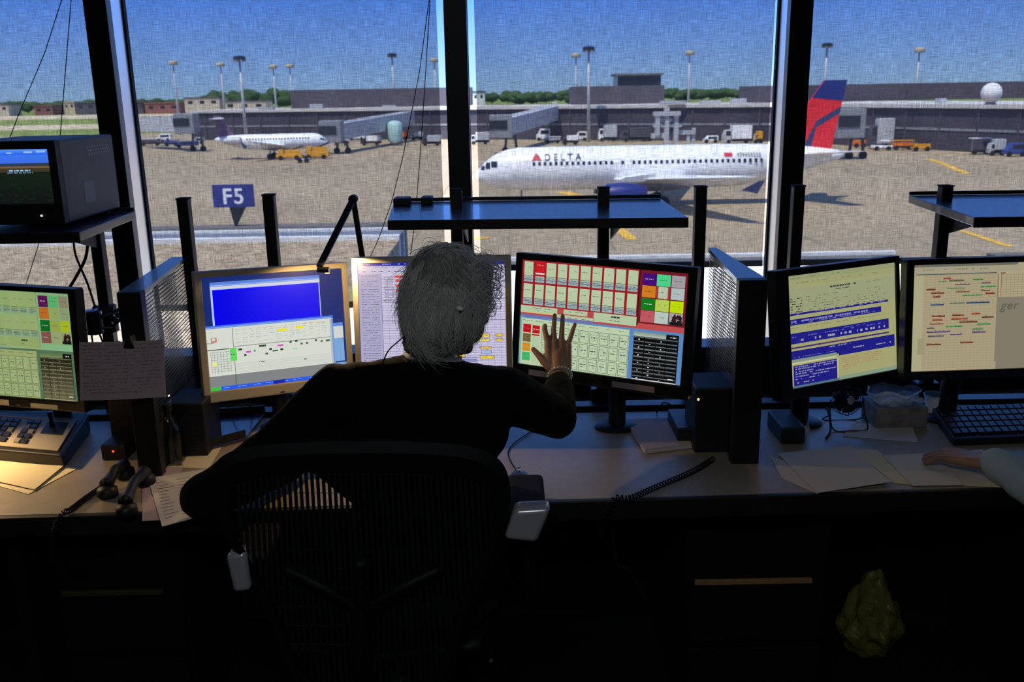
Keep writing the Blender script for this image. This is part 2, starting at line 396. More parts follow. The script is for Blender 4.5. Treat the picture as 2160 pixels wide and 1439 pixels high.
bead_chain(chainpx([(909, -60), (907, 0), (898, 150), (886, 330), (875, 470), (866, 540)], 3.31), 'black bead chain hanging straighter beside the center mullion')
# ------------------------------------------------------------------ desk
DZ = .74
def dpt(x, y, z=DZ): return atZ(x, y, z)
fl = atZ(0, 1092, DZ); fr = atZ(2140, 1030, DZ)
sl = (fr.y - fl.y) / (fr.x - fl.x)
def fy(x): return fl.y + sl * (x - fl.x)
XL, XR, DB = -3.2, 3.0, 2.75
desk = empty('desk', (0, 2.4, 0), 'long continuous dark-edged control desk with a tan laminate top', 'desk')
MB().prism([(XL, fy(XL) + .012, DZ - .03), (XR, fy(XR) + .012, DZ - .03), (XR, DB, DZ - .03), (XL, DB, DZ - .03)], (0, 0, .03)).build('worktop', 'desk', desk)
MB().prism([(XL, fy(XL) - .004, DZ - .052), (XR, fy(XR) - .004, DZ - .052), (XR, fy(XR) + .012, DZ - .052), (XL, fy(XL) + .012, DZ - .052)], (0, 0, .0515)).build('edge_band', 'deskedge', desk, bevel=.003)
for x in (-2.4, -1.28, 1.42, 2.6):
    MB().mm((x - .02, fy(x) + .12, 0), (x + .02, DB - .02, DZ - .031)).build('side_panel', 'cabinet', desk, bevel=.002)
MB().mm((XL, DB - .02, .06), (XR, DB, DZ - .031)).build('back_panel', 'cabinet', desk)
rail = MB().mm((XL, 2.775, DZ - .06), (XR, 2.83, DZ + .012)).build('equipment_rail', 'black', label='black horizontal rail along the back of the desk holding the posts', cat='rail', bevel=.003)
for x0, x1, lab in ((-1.22, -.88, 'dark drawer pedestal with pale yellow edge under the left of the desk'), (.45, .83, 'dark drawer pedestal with wooden edge strip under the right of the desk')):
    e = empty('drawer_pedestal', ((x0 + x1) / 2, 2.5, 0), lab, 'drawers', 'drawer pedestals under the desk')
    MB().mm((x0, 2.26, .02), (x1, 2.70, DZ - .16)).build('carcass', 'cabinet', e, bevel=.003)
    for k in range(2):
        d = MB().mm((x0 + .008, 2.238, .05 + .21 * k), (x1 - .008, 2.258, .24 + .21 * k)).build('drawer', 'cabinet', e, bevel=.002)
        if k: MB().mm((x0 + .02, 2.226, .436), (x1 - .05, 2.237, .450)).build('pull_strip', 'wood' if x0 > 0 else 'wooddark', d, bevel=.002)
# ------------------------------------------------------------------ posts and shelves
def post(px, py, lab, Y=2.85, w=.034, px2=None):
    p = atY(px, py, Y)
    e = empty('mounting_post', (p.x, Y, DZ - .05), lab, 'post', 'black posts along the desk rail')
    MB().mm((p.x - w / 2, Y - .018, DZ - .05), (p.x + w / 2, Y + .018, p.z)).build('upright', 'black', e, bevel=.003)
    MB().mm((p.x - .035, Y - .022, DZ - .052), (p.x + .035, Y + .024, DZ + .05)).build('clamp', 'black', e, bevel=.003)
    MB().mm((p.x - w / 2 - .001, Y - .019, p.z), (p.x + w / 2 + .001, Y + .019, p.z + .004)).build('end_cap', 'rubber', e)
    return e
post(387, 420, 'black square post at the far end of the left perforated divider')
post(567, 412, 'black square post behind the monitor with the blue window')
post(962, 401, 'black post in front of the center mullion rising through the middle shelf')
post(1273, 397, 'black post rising through the middle shelf above the touch monitor')
post(1478, 395, 'black post at the far end of the right perforated divider')
post(1684, 393, 'black post in front of the right mullion')
post(1995, 393, 'black post rising through the right shelf')
post(197, 440, 'black post under the left television shelf')
SZ = 1.365
def shelf(A, B, C, D, lab, br):   # front-left, front-right, back-right, back-left
    e = empty('shelf', ((A.x + B.x) / 2, (A.y + C.y) / 2, SZ), lab, 'shelf', 'shelves above the monitors')
    lo = [Vector((p.x, p.y, SZ - .024)) for p in (A, B, C, D)]; up = [Vector((p.x, p.y, SZ)) for p in (A, B, C, D)]
    MB().hexa(lo, up).build('board', 'shelf', e, bevel=.002)
    n = (B - A).normalized()
    f = MB().hexa([A - Vector((0, .004, .027)), B - Vector((0, .004, .027)), B - Vector((0, 0, .027)), A - Vector((0, 0, .027))],
                  [A - Vector((0, .004, 0)), B - Vector((0, .004, 0)), B - Vector((0, 0, 0)), A - Vector((0, 0, 0))]); f.build('front_lip', 'black', e)
    MB().hexa([D + Vector((0, -.008, .001)), C + Vector((0, -.008, .001)), C + Vector((0, 0, .001)), D + Vector((0, 0, .001))],
              [D + Vector((0, -.008, .012)), C + Vector((0, -.008, .012)), C + Vector((0, 0, .012)), D + Vector((0, 0, .012))]).build('back_lip', 'black', e)
    for bx in br:
        MB().prism([(bx - .002, 2.832, SZ - .024), (bx - .002, 2.60, SZ - .024), (bx - .002, 2.60, SZ - .034), (bx - .002, 2.832, SZ - .10)], (.004, 0, 0)).build('bracket', 'darkmetal', e)
V = Vector
shelf(V((-.338, 2.60, SZ)), V((.484, 2.545, SZ)), V((.484, 3.03, SZ)), V((-.375, 3.06, SZ)), 'long dark shelf with blue sheen above the curly haired person', (-.128, .305))
shelf(V((1.212, 2.45, SZ)), V((2.05, 2.42, SZ)), V((2.12, 2.95, SZ)), V((1.263, 2.985, SZ)), 'dark shelf at the right edge with blue sheen', (1.33,))
shelf(V((-2.1, 2.47, SZ)), V((-1.132, 2.467, SZ)), V((-1.161, 2.921, SZ)), V((-2.1, 2.93, SZ)), 'dark shelf at the left edge carrying the small television', (-1.25,))
# small clip-on units on the middle shelf
for (x, y, w, lab) in ((850, 430, .05, 'small black junction box on the back left corner of the middle shelf'), (902, 428, .035, 'small black clamp box on the back of the middle shelf')):
    p = atZ(x, y, SZ); MB().mm((p.x - w / 2, p.y - .05, SZ), (p.x + w / 2, p.y + .02, SZ + .022)).build('junction_box', 'blackplastic', bevel=.003, label=lab, cat='box')
# ------------------------------------------------------------------ perforated dividers
def divider(xa, xb, ya, yb, zt, lab, xfa=None, xfb=None):
    # near end at ya between xa..xb ; far end at yb
    xfa = xa if xfa is None else xfa; xfb = xb if xfb is None else xfb
    e = empty('perforated_divider', ((xa + xb) / 2, ya, DZ), lab, 'divider', 'perforated dividers between the workstations')
    z0 = DZ + .001
    MB().mm((xa, ya, z0), (xb, ya + .03, zt)).build('end_post', 'black', e, bevel=.002)
    MB().hexa([V((xa, ya + .0305, zt - .012)), V((xb, ya + .0305, zt - .012)), V((xfb, yb, zt - .012)), V((xfa, yb, zt - .012))],
              [V((xa, ya + .0305, zt)), V((xb, ya + .0305, zt)), V((xfb, yb, zt)), V((xfa, yb, zt))]).build('top_cap', 'shelf', e)
    # perforated sheets (real holes) on both faces
    for xn, xf in ((xa + .006, xfa + .006), (xb - .006, xfb - .006)):
        Lh = yb - ya - .03; mb = MB(); pit = .0105; nu = int(Lh / pit); nv = int((zt - .013 - z0 - .13) / pit)
        zb = z0 + .13; hz = (zt - .013 - zb) / nv
        def P(u, z): return V((xn + (xf - xn) * u, ya + .031 + (Lh - .001) * u, z))
        for i in range(nu):
            for j in range(nv):
                u0, u1 = i / nu, (i + 1) / nu; za, zc = zb + j * hz, zb + (j + 1) * hz
                uc, zm = (u0 + u1) / 2, (za + zc) / 2; r = .33 / nu; rz = hz * .33
                if j % 2: uc += 0
                o4 = [P(u0, za), P(u1, za), P(u1, zc), P(u0, zc)]
                i4 = [P(uc - r, zm - rz), P(uc + r, zm - rz), P(uc + r, zm + rz), P(uc - r, zm + rz)]
                mb.add(o4 + i4, [(0, 1, 5, 4), (1, 2, 6, 5), (2, 3, 7, 6), (3, 0, 4, 7)])
        mb.add([P(0, z0), P(1, z0), P(1, zb), P(0, zb)], [(0, 1, 2, 3)])
        mb.build('perforated_sheet', 'darkmetal', e)
divider(-.985, -.925, 2.30, 2.83, 1.235, 'black perforated metal divider left of the monitor with the blue window', xfa=-1.03, xfb=-.985)
divider(.573, .646, 2.315, 2.83, 1.235, 'black perforated metal divider right of the touch monitor', xfa=.60, xfb=.625)
# ------------------------------------------------------------------ screens
class Canvas:
    def __init__(s, W, H, bg): s.W, s.H = W, H; s.p = [[bg] * W for _ in range(H)]
    def r(s, u0, v0, u1, v1, c):
        x0, x1 = int(round(u0 * s.W)), int(round(u1 * s.W)); y0, y1 = int(round(v0 * s.H)), int(round(v1 * s.H))
        x1 = max(x1, x0 + 1); y1 = max(y1, y0 + 1)
        for y in range(max(0, y0), min(s.H, y1)):
            row = s.p[y]
            for x in range(max(0, x0), min(s.W, x1)): row[x] = c
    def grad(s, u0, v0, u1, v1, c0, c1):
        n = max(2, int((v1 - v0) * s.H))
        for i in range(n):
            t = i / (n - 1); s.r(u0, v0 + (v1 - v0) * i / n, u1, v0 + (v1 - v0) * (i + 1) / n, tuple(a + (b - a) * t for a, b in zip(c0, c1)))
    def frame(s, u0, v0, u1, v1, c):
        a, b = 1 / s.W, 1 / s.H
        s.r(u0, v0, u1, v0 + b, c); s.r(u0, v1 - b, u1, v1, c); s.r(u0, v0, u0 + a, v1, c); s.r(u1 - a, v0, u1, v1, c)
    def dash(s, u0, v, u1, c, h=1, dens=.7, rnd=random):
        x = int(u0 * s.W); y = int(v * s.H)
        while x < u1 * s.W:
            L = rnd.randint(2, 6)
            if rnd.random() < dens: s.r(x / s.W, y / s.H, min(u1, (x + L) / s.W), (y + h) / s.H, c)
            x += L + rnd.randint(1, 2)
def mix(a, b, t): return tuple(x + (y - x) * t for x, y in zip(a, b))
def draw_touch(tint=False):
    c = Canvas(330, 210, (200, 76, 80)); rd = random.Random(3)
    tl = (196, 216, 176); lo = (168, 190, 192); gap = (166, 34, 42); dk = (70, 90, 84); bg2 = (206, 224, 186); border = (100, 146, 204)
    if tint: tl = (168, 190, 120); lo = (150, 180, 150); gap = (160, 196, 130); dk = (90, 110, 80); bg2 = (176, 190, 124); border = (96, 130, 96)
    c.r(0, 0, .728, .43, gap)
    for row in range(2):
        for k in range(10):
            u = .012 + k * .0716; v = .012 + row * .213
            t = mix(tl, (255, 255, 255), rd.random() * .08)
            c.r(u, v, u + .059, v + .195, t); c.r(u, v + .14, u + .059, v + .195, lo)
            c.r(u, v + .132, u + .059, v + .137, dk); c.r(u, v + .162, u + .059, v + .167, dk)
            c.dash(u + .012, v + .06, u + .045, dk); c.dash(u + .006, v + .150, u + .05, dk, dens=.9); c.dash(u + .01, v + .178, u + .05, dk, dens=.9)
            if row == 0 and k == 1 and not tint:
                c.r(u, v, u + .062, v + .10, (214, 30, 40)); c.dash(u + .012, v + .03, u + .05, (240, 170, 170)); c.r(u, v + .10, u + .06, v + .115, (240, 236, 230)); c.r(u, v + .118, u + .06, v + .135, (190, 30, 40))
    c.r(0, .43, .735, .535, (196, 80, 84) if not tint else (170, 196, 130))
    c.r(0, .435, .235, .49, tl); c.r(0, .492, .235, .498, (236, 206, 120)); c.dash(.08, .452, .19, dk); c.dash(.11, .472, .16, dk)
    c.r(.275, .432, .425, .475, tl); c.dash(.31, .45, .40, dk)
    c.r(.22, .488, .46, .525, tl); c.dash(.24, .505, .44, dk)
    c.r(.465, .43, .722, .515, tl); c.r(.57, .45, .62, .463, (40, 60, 60)); c.r(.58, .455, .585, .46, tl); c.r(.6, .453, .606, .458, tl); c.dash(.56, .49, .62, dk)
    c.r(.728, 0, 1, .50, (120, 30, 40) if not tint else (150, 196, 140)); c.r(.722, 0, .728, .5, (60, 20, 20) if not tint else (130, 180, 140))
    cols = [(78, 14, 130), (84, 226, 150), (176, 170, 176), (226, 136, 34), (196, 212, 182), (190, 206, 206), (20, 132, 30), (196, 222, 96), (206, 238, 10), (206, 96, 104), (200, 216, 206), (180, 180, 180)]
    if tint: cols = [(100, 26, 92), (100, 200, 120), (160, 150, 120), (214, 120, 44), (166, 186, 110), (160, 176, 130), (16, 120, 40), (170, 184, 84), (190, 206, 40), (150, 92, 84), (170, 184, 130), (160, 170, 120)]
    for r_ in range(4):
        for k in range(3):
            u = .742 + k * .083; v = .028 + r_ * .112; cc = cols[r_ * 3 + k]
            c.r(u, v, u + .078, v + .104, cc); c.dash(u + .018, v + .05, u + .06, (250, 250, 250) if sum(cc) < 330 else mix(cc, (20, 40, 20), .6), dens=.9)
            if r_ * 3 + k == 4 and not tint: c.r(u, v, u + .01, v + .104, (190, 60, 60)); c.r(u + .066, v, u + .078, v + .104, (190, 60, 60))
    for i in range(60):   # dark picture tile
        a = rd.random() * 6.28; q = rd.random() ** .5
        c.r(.945 + .028 * q * math.cos(a), .408 + .042 * q * math.sin(a), .957 + .028 * q * math.cos(a), .418 + .042 * q * math.sin(a), (70, 30, 34) if rd.random() < .5 else (20, 26, 26))
    c.r(.912, .44, .985, .468, (24, 30, 30))
    c.r(.73, .482, 1, .535, (206, 84, 88) if not tint else (150, 206, 150))
    c.r(0, .535, 1, 1, border); c.r(0, .515, .46, .538, (128, 120, 180) if not tint else (150, 190, 150))
    c.r(.01, .553, .684, 1, bg2); c.r(0, .54, .012, 1, (140, 190, 190) if not tint else bg2)
    for k in range(8): c.dash(.02 + k * .083, .572, .08 + k * .083, dk, dens=.6)
    L = [((206, 22, 34), .61), ((124, 104, 64), .70), ((224, 156, 40), .79), ((70, 196, 110), .88)]
    if not tint:
        for cc, v in L: c.r(.022, v, .072, v + .08, cc); c.dash(.03, v + .04, .065, mix(cc, (255, 255, 255), .4))
        c.r(.082, .612, .13, .69, (206, 22, 34)); c.dash(.09, .65, .125, (240, 190, 190), 2); c.r(.08, .70, .13, .712, (200, 30, 40)); c.r(.082, .72, .13, .99, tl)
    for r_ in range(3):
        for k in range(9 if not tint else 11):
            u = (.142 if not tint else .02) + k * .0605; v = .61 + r_ * .13
            c.r(u, v, u + .056, v + .12, mix(tl, (255, 255, 240), .15)); c.frame(u, v, u + .056, v + .12, mix(dk, tl, .3))
            c.dash(u + .006, v + .03, u + .05, mix(dk, tl, .4), dens=.8); c.dash(u + .012, v + .055, u + .044, dk, 2, dens=.9); c.dash(u + .014, v + .08, u + .044, mix(dk, tl, .2))
    g0, g1 = ((16, 20, 24), (150, 156, 158)) if not tint else ((44, 46, 30), (166, 160, 116))
    c.r(.712, .555, .972, .995, g0)
    c.grad(.712, .555, .9, .60, (130, 160, 160), (196, 206, 190)) if not tint else c.grad(.712, .555, .9, .60, (96, 130, 90), (140, 160, 100))
    c.r(.905, .56, .972, .60, (14, 18, 20)); c.dash(.925, .578, .955, (230, 230, 230), 2)
    for r_ in range(11):
        v = .605 + r_ * .0355
        for k in range(4):
            u = .714 + k * .0645
            f = 0 if not tint else min(1, r_ / 11)
            c.grad(u, v, u + .060, v + .017, mix(g1, (80, 84, 86), .3), mix(g0, g1, f * .7)); c.r(u, v + .017, u + .062, v + .0355, mix((10, 12, 14) if not tint else (50, 46, 30), g1, f * .6))
            if (r_ + k) % 2 == 0 and k < 3 or r_ in (6, 8) and k < 2: c.r(u + .026, v + .02, u + .034, v + .027, (236, 240, 240) if not tint else (190, 180, 140))
    c.r(.712, .99, .972, 1, (220, 224, 226) if not tint else (180, 170, 130)); c.r(.925, .955, .955, .968, (236, 240, 240))
    if tint:   # greener palette with the lamp's warm glow mixed in; keypad washes out downward
        pass
    return c
def draw_blue():
    c = Canvas(300, 240, (24, 44, 112)); rd = random.Random(5)
    c.r(.055, .045, .835, .085, (88, 130, 220)); c.r(.055, .082, .835, .108, (206, 210, 226)); c.r(.055, .07, .835, .078, (150, 176, 230))
    c.r(.055, .108, .83, .435, (180, 196, 240)); c.r(.065, .112, .822, .44, (0, 0, 236))
    c.r(.0, .43, .0, .9, (220, 220, 220))
    W = (212, 216, 206)
    c.r(.90, .50, .985, .86, (120, 164, 214)); c.r(.90, .53, .985, .64, (206, 212, 204)); c.r(.90, .505, .985, .53, (86, 130, 220))
    c.r(0, .44, .915, .87, W); c.r(0, .425, .915, .452, (70, 110, 226)); c.r(0, .438, .9, .446, (130, 164, 232))
    c.r(.885, .46, .905, .87, (176, 186, 190)); c.r(.9, .46, .915, .87, (120, 150, 210))
    for k in range(14):
        for r_ in range(7):
            if rd.random() < .85: c.dash(.205 + k * .048, .475 + r_ * .019, .235 + k * .048, (160, 168, 160), dens=.8)
    c.r(.50, .505, .57, .527, (236, 226, 20)); c.r(.635, .495, .685, .515, (236, 226, 20)); c.dash(.60, .478, .64, (226, 90, 140)); c.dash(.70, .472, .76, (226, 120, 120)); c.dash(.79, .475, .86, (200, 170, 90), 2)
    c.r(.18, .46, .184, .97, (60, 80, 60)); c.r(.19, .62, .885, .625, (70, 90, 70)); c.r(0, .635, .15, .640, (70, 90, 70))
    c.r(.03, .53, .07, .57, (196, 120, 100)); c.r(.035, .535, .06, .56, W); c.dash(.0, .575, .05, (60, 60, 60))
    c.r(.155, .635, .20, .75, (96, 214, 96)); c.dash(.16, .69, .19, (30, 90, 30), 2)
    for (u, v, w, cc) in ((.215, .645, .025, (30, 60, 50)), (.265, .675, .035, (210, 70, 200)), (.25, .70, .015, (20, 40, 40)), (.32, .67, .014, (60, 150, 80)), (.36, .635, .05, (40, 70, 60)), (.43, .67, .02, (20, 50, 50)), (.455, .69, .04, (60, 90, 80)), (.40, .71, .02, (60, 100, 90)),
                          (.49, .645, .045, (220, 90, 210)), (.51, .685, .02, (20, 40, 40)), (.58, .625, .016, (50, 80, 60)), (.62, .62, .02, (30, 60, 50)), (.66, .65, .016, (60, 90, 70)), (.70, .65, .016, (60, 90, 70)), (.60, .69, .03, (150, 210, 170)), (.77, .635, .014, (30, 60, 50)), (.81, .645, .016, (60, 90, 80)), (.85, .645, .03, (60, 90, 60))):
        c.r(u, v, u + w, v + .016, cc)
    for r_ in range(9): c.r(.02, .66 + r_ * .021, .15, .662 + r_ * .021, (150, 158, 150)); c.r(.19, .775 + r_ * .01, .88, .776 + r_ * .01, (196, 202, 194))
    for k in range(7): c.r(.02 + k * .022, .66, .021 + k * .022, .85, (160, 168, 160))
    c.r(.03, .745, .06, .78, (230, 232, 130)); c.dash(.35, .78, .39, (60, 60, 60), 2); c.dash(.66, .80, .70, (60, 60, 60), 2)
    c.r(0, .87, 1, .965, (128, 130, 132)); c.r(.178, .87, .182, .965, (60, 110, 80)); c.r(.91, .87, .99, .95, (120, 164, 214))
    c.r(0, .965, 1, 1, (36, 90, 226)); c.r(0, .965, .075, 1, (70, 180, 70))
    for k in range(9): c.dash(.09 + k * .1, .98, .15 + k * .1, (170, 196, 246), dens=.8); 
    c.r(.44, .967, .53, 1, (20, 40, 160)); c.r(.91, .965, 1, .972, (130, 170, 236))
    return c
def draw_sheet():
    c = Canvas(310, 240, (200, 194, 222)); rd = random.Random(8)
    c.r(0, 0, 1, .03, (24, 30, 150)); c.dash(.03, .012, .45, (150, 160, 220), 2)
    c.r(0, .03, 1, .10, (188, 184, 214)); c.dash(.02, .045, .9, (90, 86, 130), dens=.5); c.dash(.02, .075, .95, (60, 56, 100), 2, dens=.6)
    c.r(0, .10, .155, 1, (170, 166, 200))
    for k in range(38): c.dash(.02, .12 + k * .0235, .14, (84, 80, 110), dens=.9)
    for k in range(38): c.r(.155, .125 + k * .0235, 1, .1268 + k * .0235, (150, 144, 180))
    for k in range(18): c.r(.20 + k * .045, .12, .2025 + k * .045, 1, (164, 158, 192))
    c.r(.155, .1, .159, 1, (120, 114, 150)); c.r(.155, .53, 1, .534, (110, 104, 140))
    for v in (.115, .155, .20, .24, .345): c.r(.255 if v > .12 else .25, v, .335 if v > .12 else .31, v + .022, (226, 72, 58)); c.dash(.265, v + .01, .32, (160, 40, 40))
    c.r(.345, .155, .40, .17, (226, 110, 90))
    for r_ in range(6): c.frame(.18, .13 + r_ * .04, .24, .16 + r_ * .04, (120, 114, 140)); c.dash(.165, .145 + r_ * .04, .23, (100, 94, 120), dens=.6)
    for (u, v, w, cc) in ((.80, .66, .09, (236, 206, 60)), (.93, .655, .05, (236, 206, 60)), (.93, .70, .05, (230, 200, 70)), (.80, .70, .09, (236, 214, 80)), (.66, .77, .04, (60, 64, 70)), (.67, .80, .06, (240, 216, 60)), (.67, .84, .05, (240, 210, 70)), (.82, .77, .08, (236, 196, 90)), (.82, .86, .10, (240, 210, 70)), (.83, .81, .07, (170, 190, 230))):
        c.r(u, v, u + w, v + .03, cc); c.frame(u, v, u + w, v + .03, (110, 104, 130)); c.dash(u + .005, v + .012, u + w, (130, 110, 80), dens=.7)
    for r_ in range(6): c.frame(.65, .87 + r_ * .02, .80, .89 + r_ * .02, (90, 100, 170))
    for k in range(30): c.dash(.5, .13 + k * .0235 * 1.1, .98, (150, 146, 180), dens=.25)
    return c
def draw_tables():
    c = Canvas(240, 210, (186, 186, 132)); rd = random.Random(4); bl = (38, 36, 150)
    c.r(0, 0, 1, .045, (170, 176, 130)); c.r(0, .045, 1, .10, (180, 182, 130)); c.dash(.03, .025, .5, (120, 124, 90), dens=.6); c.dash(.05, .07, .9, (120, 124, 96), dens=.4)
    c.r(0, .115, 1, .33, (176, 182, 140)); c.dash(.38, .135, .62, (60, 62, 60), 3, .95); c.dash(.42, .165, .56, (90, 92, 80), 2); c.dash(.72, .14, .85, (120, 120, 100))
    for r_ in range(6): c.dash(.02, .20 + r_ * .024, .12, (80, 80, 70), 2); c.dash(.16, .20 + r_ * .024, .9, (100, 104, 90), 1, dens=.35)
    c.r(0, .335, .93, .352, bl); c.dash(.05, .337, .9, (150, 140, 190), 2, .6)
    c.r(0, .385, .86, .44, bl); c.dash(.02, .40, .84, (160, 160, 200), 3, .8); c.dash(.02, .42, .8, (120, 120, 180), 2, .6)
    c.dash(.02, .465, .9, (130, 130, 100), 1, .5)
    c.r(0, .51, .93, .605, bl); c.dash(.02, .54, .9, (120, 120, 190), 2, .6); c.dash(.02, .57, .92, (190, 190, 200), 4, .35); c.dash(.5, .525, .7, (140, 140, 200), 1)
    c.r(0, .635, .93, .65, (110, 60, 110)); c.dash(.02, .638, .9, bl, 2, .7)
    c.r(0, .70, .45, .755, bl); c.r(.0, .665, .98, .735, bl); c.r(.44, .665, .985, .775, bl); c.dash(.36, .68, .55, (170, 170, 190), 2); c.dash(.58, .72, .68, (200, 200, 190), 2); c.dash(.8, .73, .95, (190, 190, 200), 2); c.dash(.03, .725, .4, (140, 140, 200), 1)
    c.r(0, .745, .42, .77, (150, 170, 150)); c.r(0, .77, .42, .785, (230, 226, 180))
    c.r(.02, .80, .43, 1, bl)
    for r_ in range(6): c.dash(.04, .81 + r_ * .022, (.42, .40, .2, .41, .34, .25)[r_], (170, 170, 200), 2, .8)
    c.dash(.05, .955, .2, (180, 180, 150), 2)
    for r_ in range(7): c.dash(.47, .80 + r_ * .018, (.86, .85, .86, .8, .82, .6, .55)[r_], (206, 130, 90), 1, .95)
    c.r(.44, .965, 1, 1, (150, 176, 150)); c.r(.42, .79, .435, 1, (214, 210, 170)); c.r(0, .98, .44, 1, (96, 130, 150))
    return c
def draw_board():
    c = Canvas(320, 230, (192, 180, 144)); rd = random.Random(9)
    c.r(0, 0, .70, .02, (120, 120, 110)); c.r(0, .02, .72, .10, (186, 178, 150)); c.dash(.06, .045, .5, (140, 134, 116), 2, .5)
    c.r(.02, .085, .56, .095, (80, 96, 104))
    for k in range(34): c.r(0, .11 + k * .026, .56, .112 + k * .026, (176, 164, 130))
    for k in range(18): c.r(.06 + k * .028, .1, .062 + k * .028, 1, (182, 170, 134))
    c.r(0, .1, .07, 1, (196, 190, 150))
    G, P_, D_, B_, O_ = (90, 176, 96), (120, 80, 150), (150, 60, 46), (40, 90, 150), (186, 84, 40)
    L = [(.20, .125, .05, (196, 60, 60)), (.17, .155, .05, G), (.24, .15, .10, (120, 110, 90)), (.40, .145, .07, G), (.28, .185, .10, P_), (.46, .18, .06, (140, 120, 120)), (.09, .225, .06, D_), (.23, .22, .12, G), (.455, .215, .10, G), (.12, .26, .09, D_), (.29, .255, .09, D_), (.46, .25, .06, D_), (.135, .295, .05, D_), (.335, .29, .13, G), (.49, .28, .06, D_), (.12, .37, .09, B_), (.25, .36, .10, (140, 150, 140)), (.36, .36, .16, B_),
         (.13, .48, .09, D_), (.27, .475, .08, D_), (.40, .465, .06, O_), (.47, .50, .08, (110, 50, 44)), (.135, .515, .07, O_), (.265, .51, .11, O_), (.12, .55, .09, D_), (.32, .54, .12, (130, 50, 44)), (.10, .59, .05, P_), (.23, .58, .11, G), (.44, .565, .09, G), (.10, .625, .16, P_), (.41, .61, .07, G), (.11, .665, .11, (120, 110, 130)), (.26, .655, .08, P_), (.41, .64, .09, P_), (.10, .745, .10, D_), (.33, .735, .09, D_)]
    for u, v, w, cc in L: c.r(u, v, u + w, v + .012, cc); c.dash(u, v + .004, u + w, mix(cc, (30, 30, 30), .4), 2, .9); c.dash(u, v - .006, u + w, cc, 1, .7)
    c.r(.565, .10, .575, .93, (150, 140, 116)); c.r(.575, .32, 1, 1, (150, 142, 122)); c.r(.575, .08, 1, .32, (196, 184, 148))
    c.r(.59, .09, .595, .32, (150, 60, 50)); c.r(.585, .09, .62, .10, (110, 50, 50))
    for k in range(9): c.r(.60, .115 + k * .022, 1, .117 + k * .022, (166, 150, 120))
    for k in range(16): c.r(.60 + k * .026, .1, .602 + k * .026, .32, (170, 156, 124))
    c.r(.04, .69, .09, .84, (176, 172, 132))
    return c
def draw_tv():
    c = Canvas(130, 110, (16, 24, 20)); rd = random.Random(2)
    c.grad(0, 0, 1, .26, (60, 120, 240), (60, 110, 230)); c.grad(0, .0, 1, .10, (90, 150, 240), (40, 100, 236))
    for u, v, w in ((.5, .05, .06), (.7, .04, .1), (.85, .03, .1), (.3, .07, .05)): c.r(u, v, u + w, v + .03, (150, 180, 240))
    c.r(0, .25, 1, .31, (44, 60, 84)); c.r(0, .28, .3, .33, (170, 150, 170)); c.r(.1, .27, .2, .32, (220, 220, 230))
    c.r(0, .31, 1, .36, (120, 88, 60)); c.r(0, .35, 1, .42, (60, 56, 36)); c.dash(.5, .38, .75, (150, 190, 230), 3, .9); c.dash(.45, .42, .78, (110, 140, 190), 2, .9)
    c.grad(0, .44, 1, 1, (22, 34, 24), (16, 20, 20))
    for i in range(80): u = rd.random(); v = .45 + rd.random() * .5; c.r(u, v, u + .04, v + .02, (18, 30 + rd.randint(0, 10), 22))
    return c
def screen_mesh(cv, w, h, mtx, gain=1.0):
    mb = MB(); cols = []
    cache = {}
    open_ = {}
    rects = []
    for y in range(cv.H):
        runs = {}; x = 0; row = cv.p[y]
        while x < cv.W:
            x0 = x; cc = row[x]
            while x < cv.W and row[x] == cc: x += 1
            runs[(x0, x, cc)] = 1
        new = {}
        for k in runs:
            new[k] = open_.pop(k) if k in open_ else y
        for k, y0 in open_.items(): rects.append((k, y0, y))
        open_ = new
    for k, y0 in open_.items(): rects.append((k, y0, cv.H))
    vi = {}; vs = []; fs = []
    def vid(i, j):
        if (i, j) not in vi: vi[(i, j)] = len(vs); vs.append((-w / 2 + w * i / cv.W, 0, h / 2 - h * j / cv.H))
        return vi[(i, j)]
    for (x0, x1, cc), y0, y1 in rects:
        fs.append((vid(x0, y1), vid(x1, y1), vid(x1, y0), vid(x0, y0)))
        if cc not in cache: cache[cc] = tuple(q * gain for q in lin(cc))
        cols.append(cache[cc])
    mb.add(vs, fs, mtx)
    return mb, cols
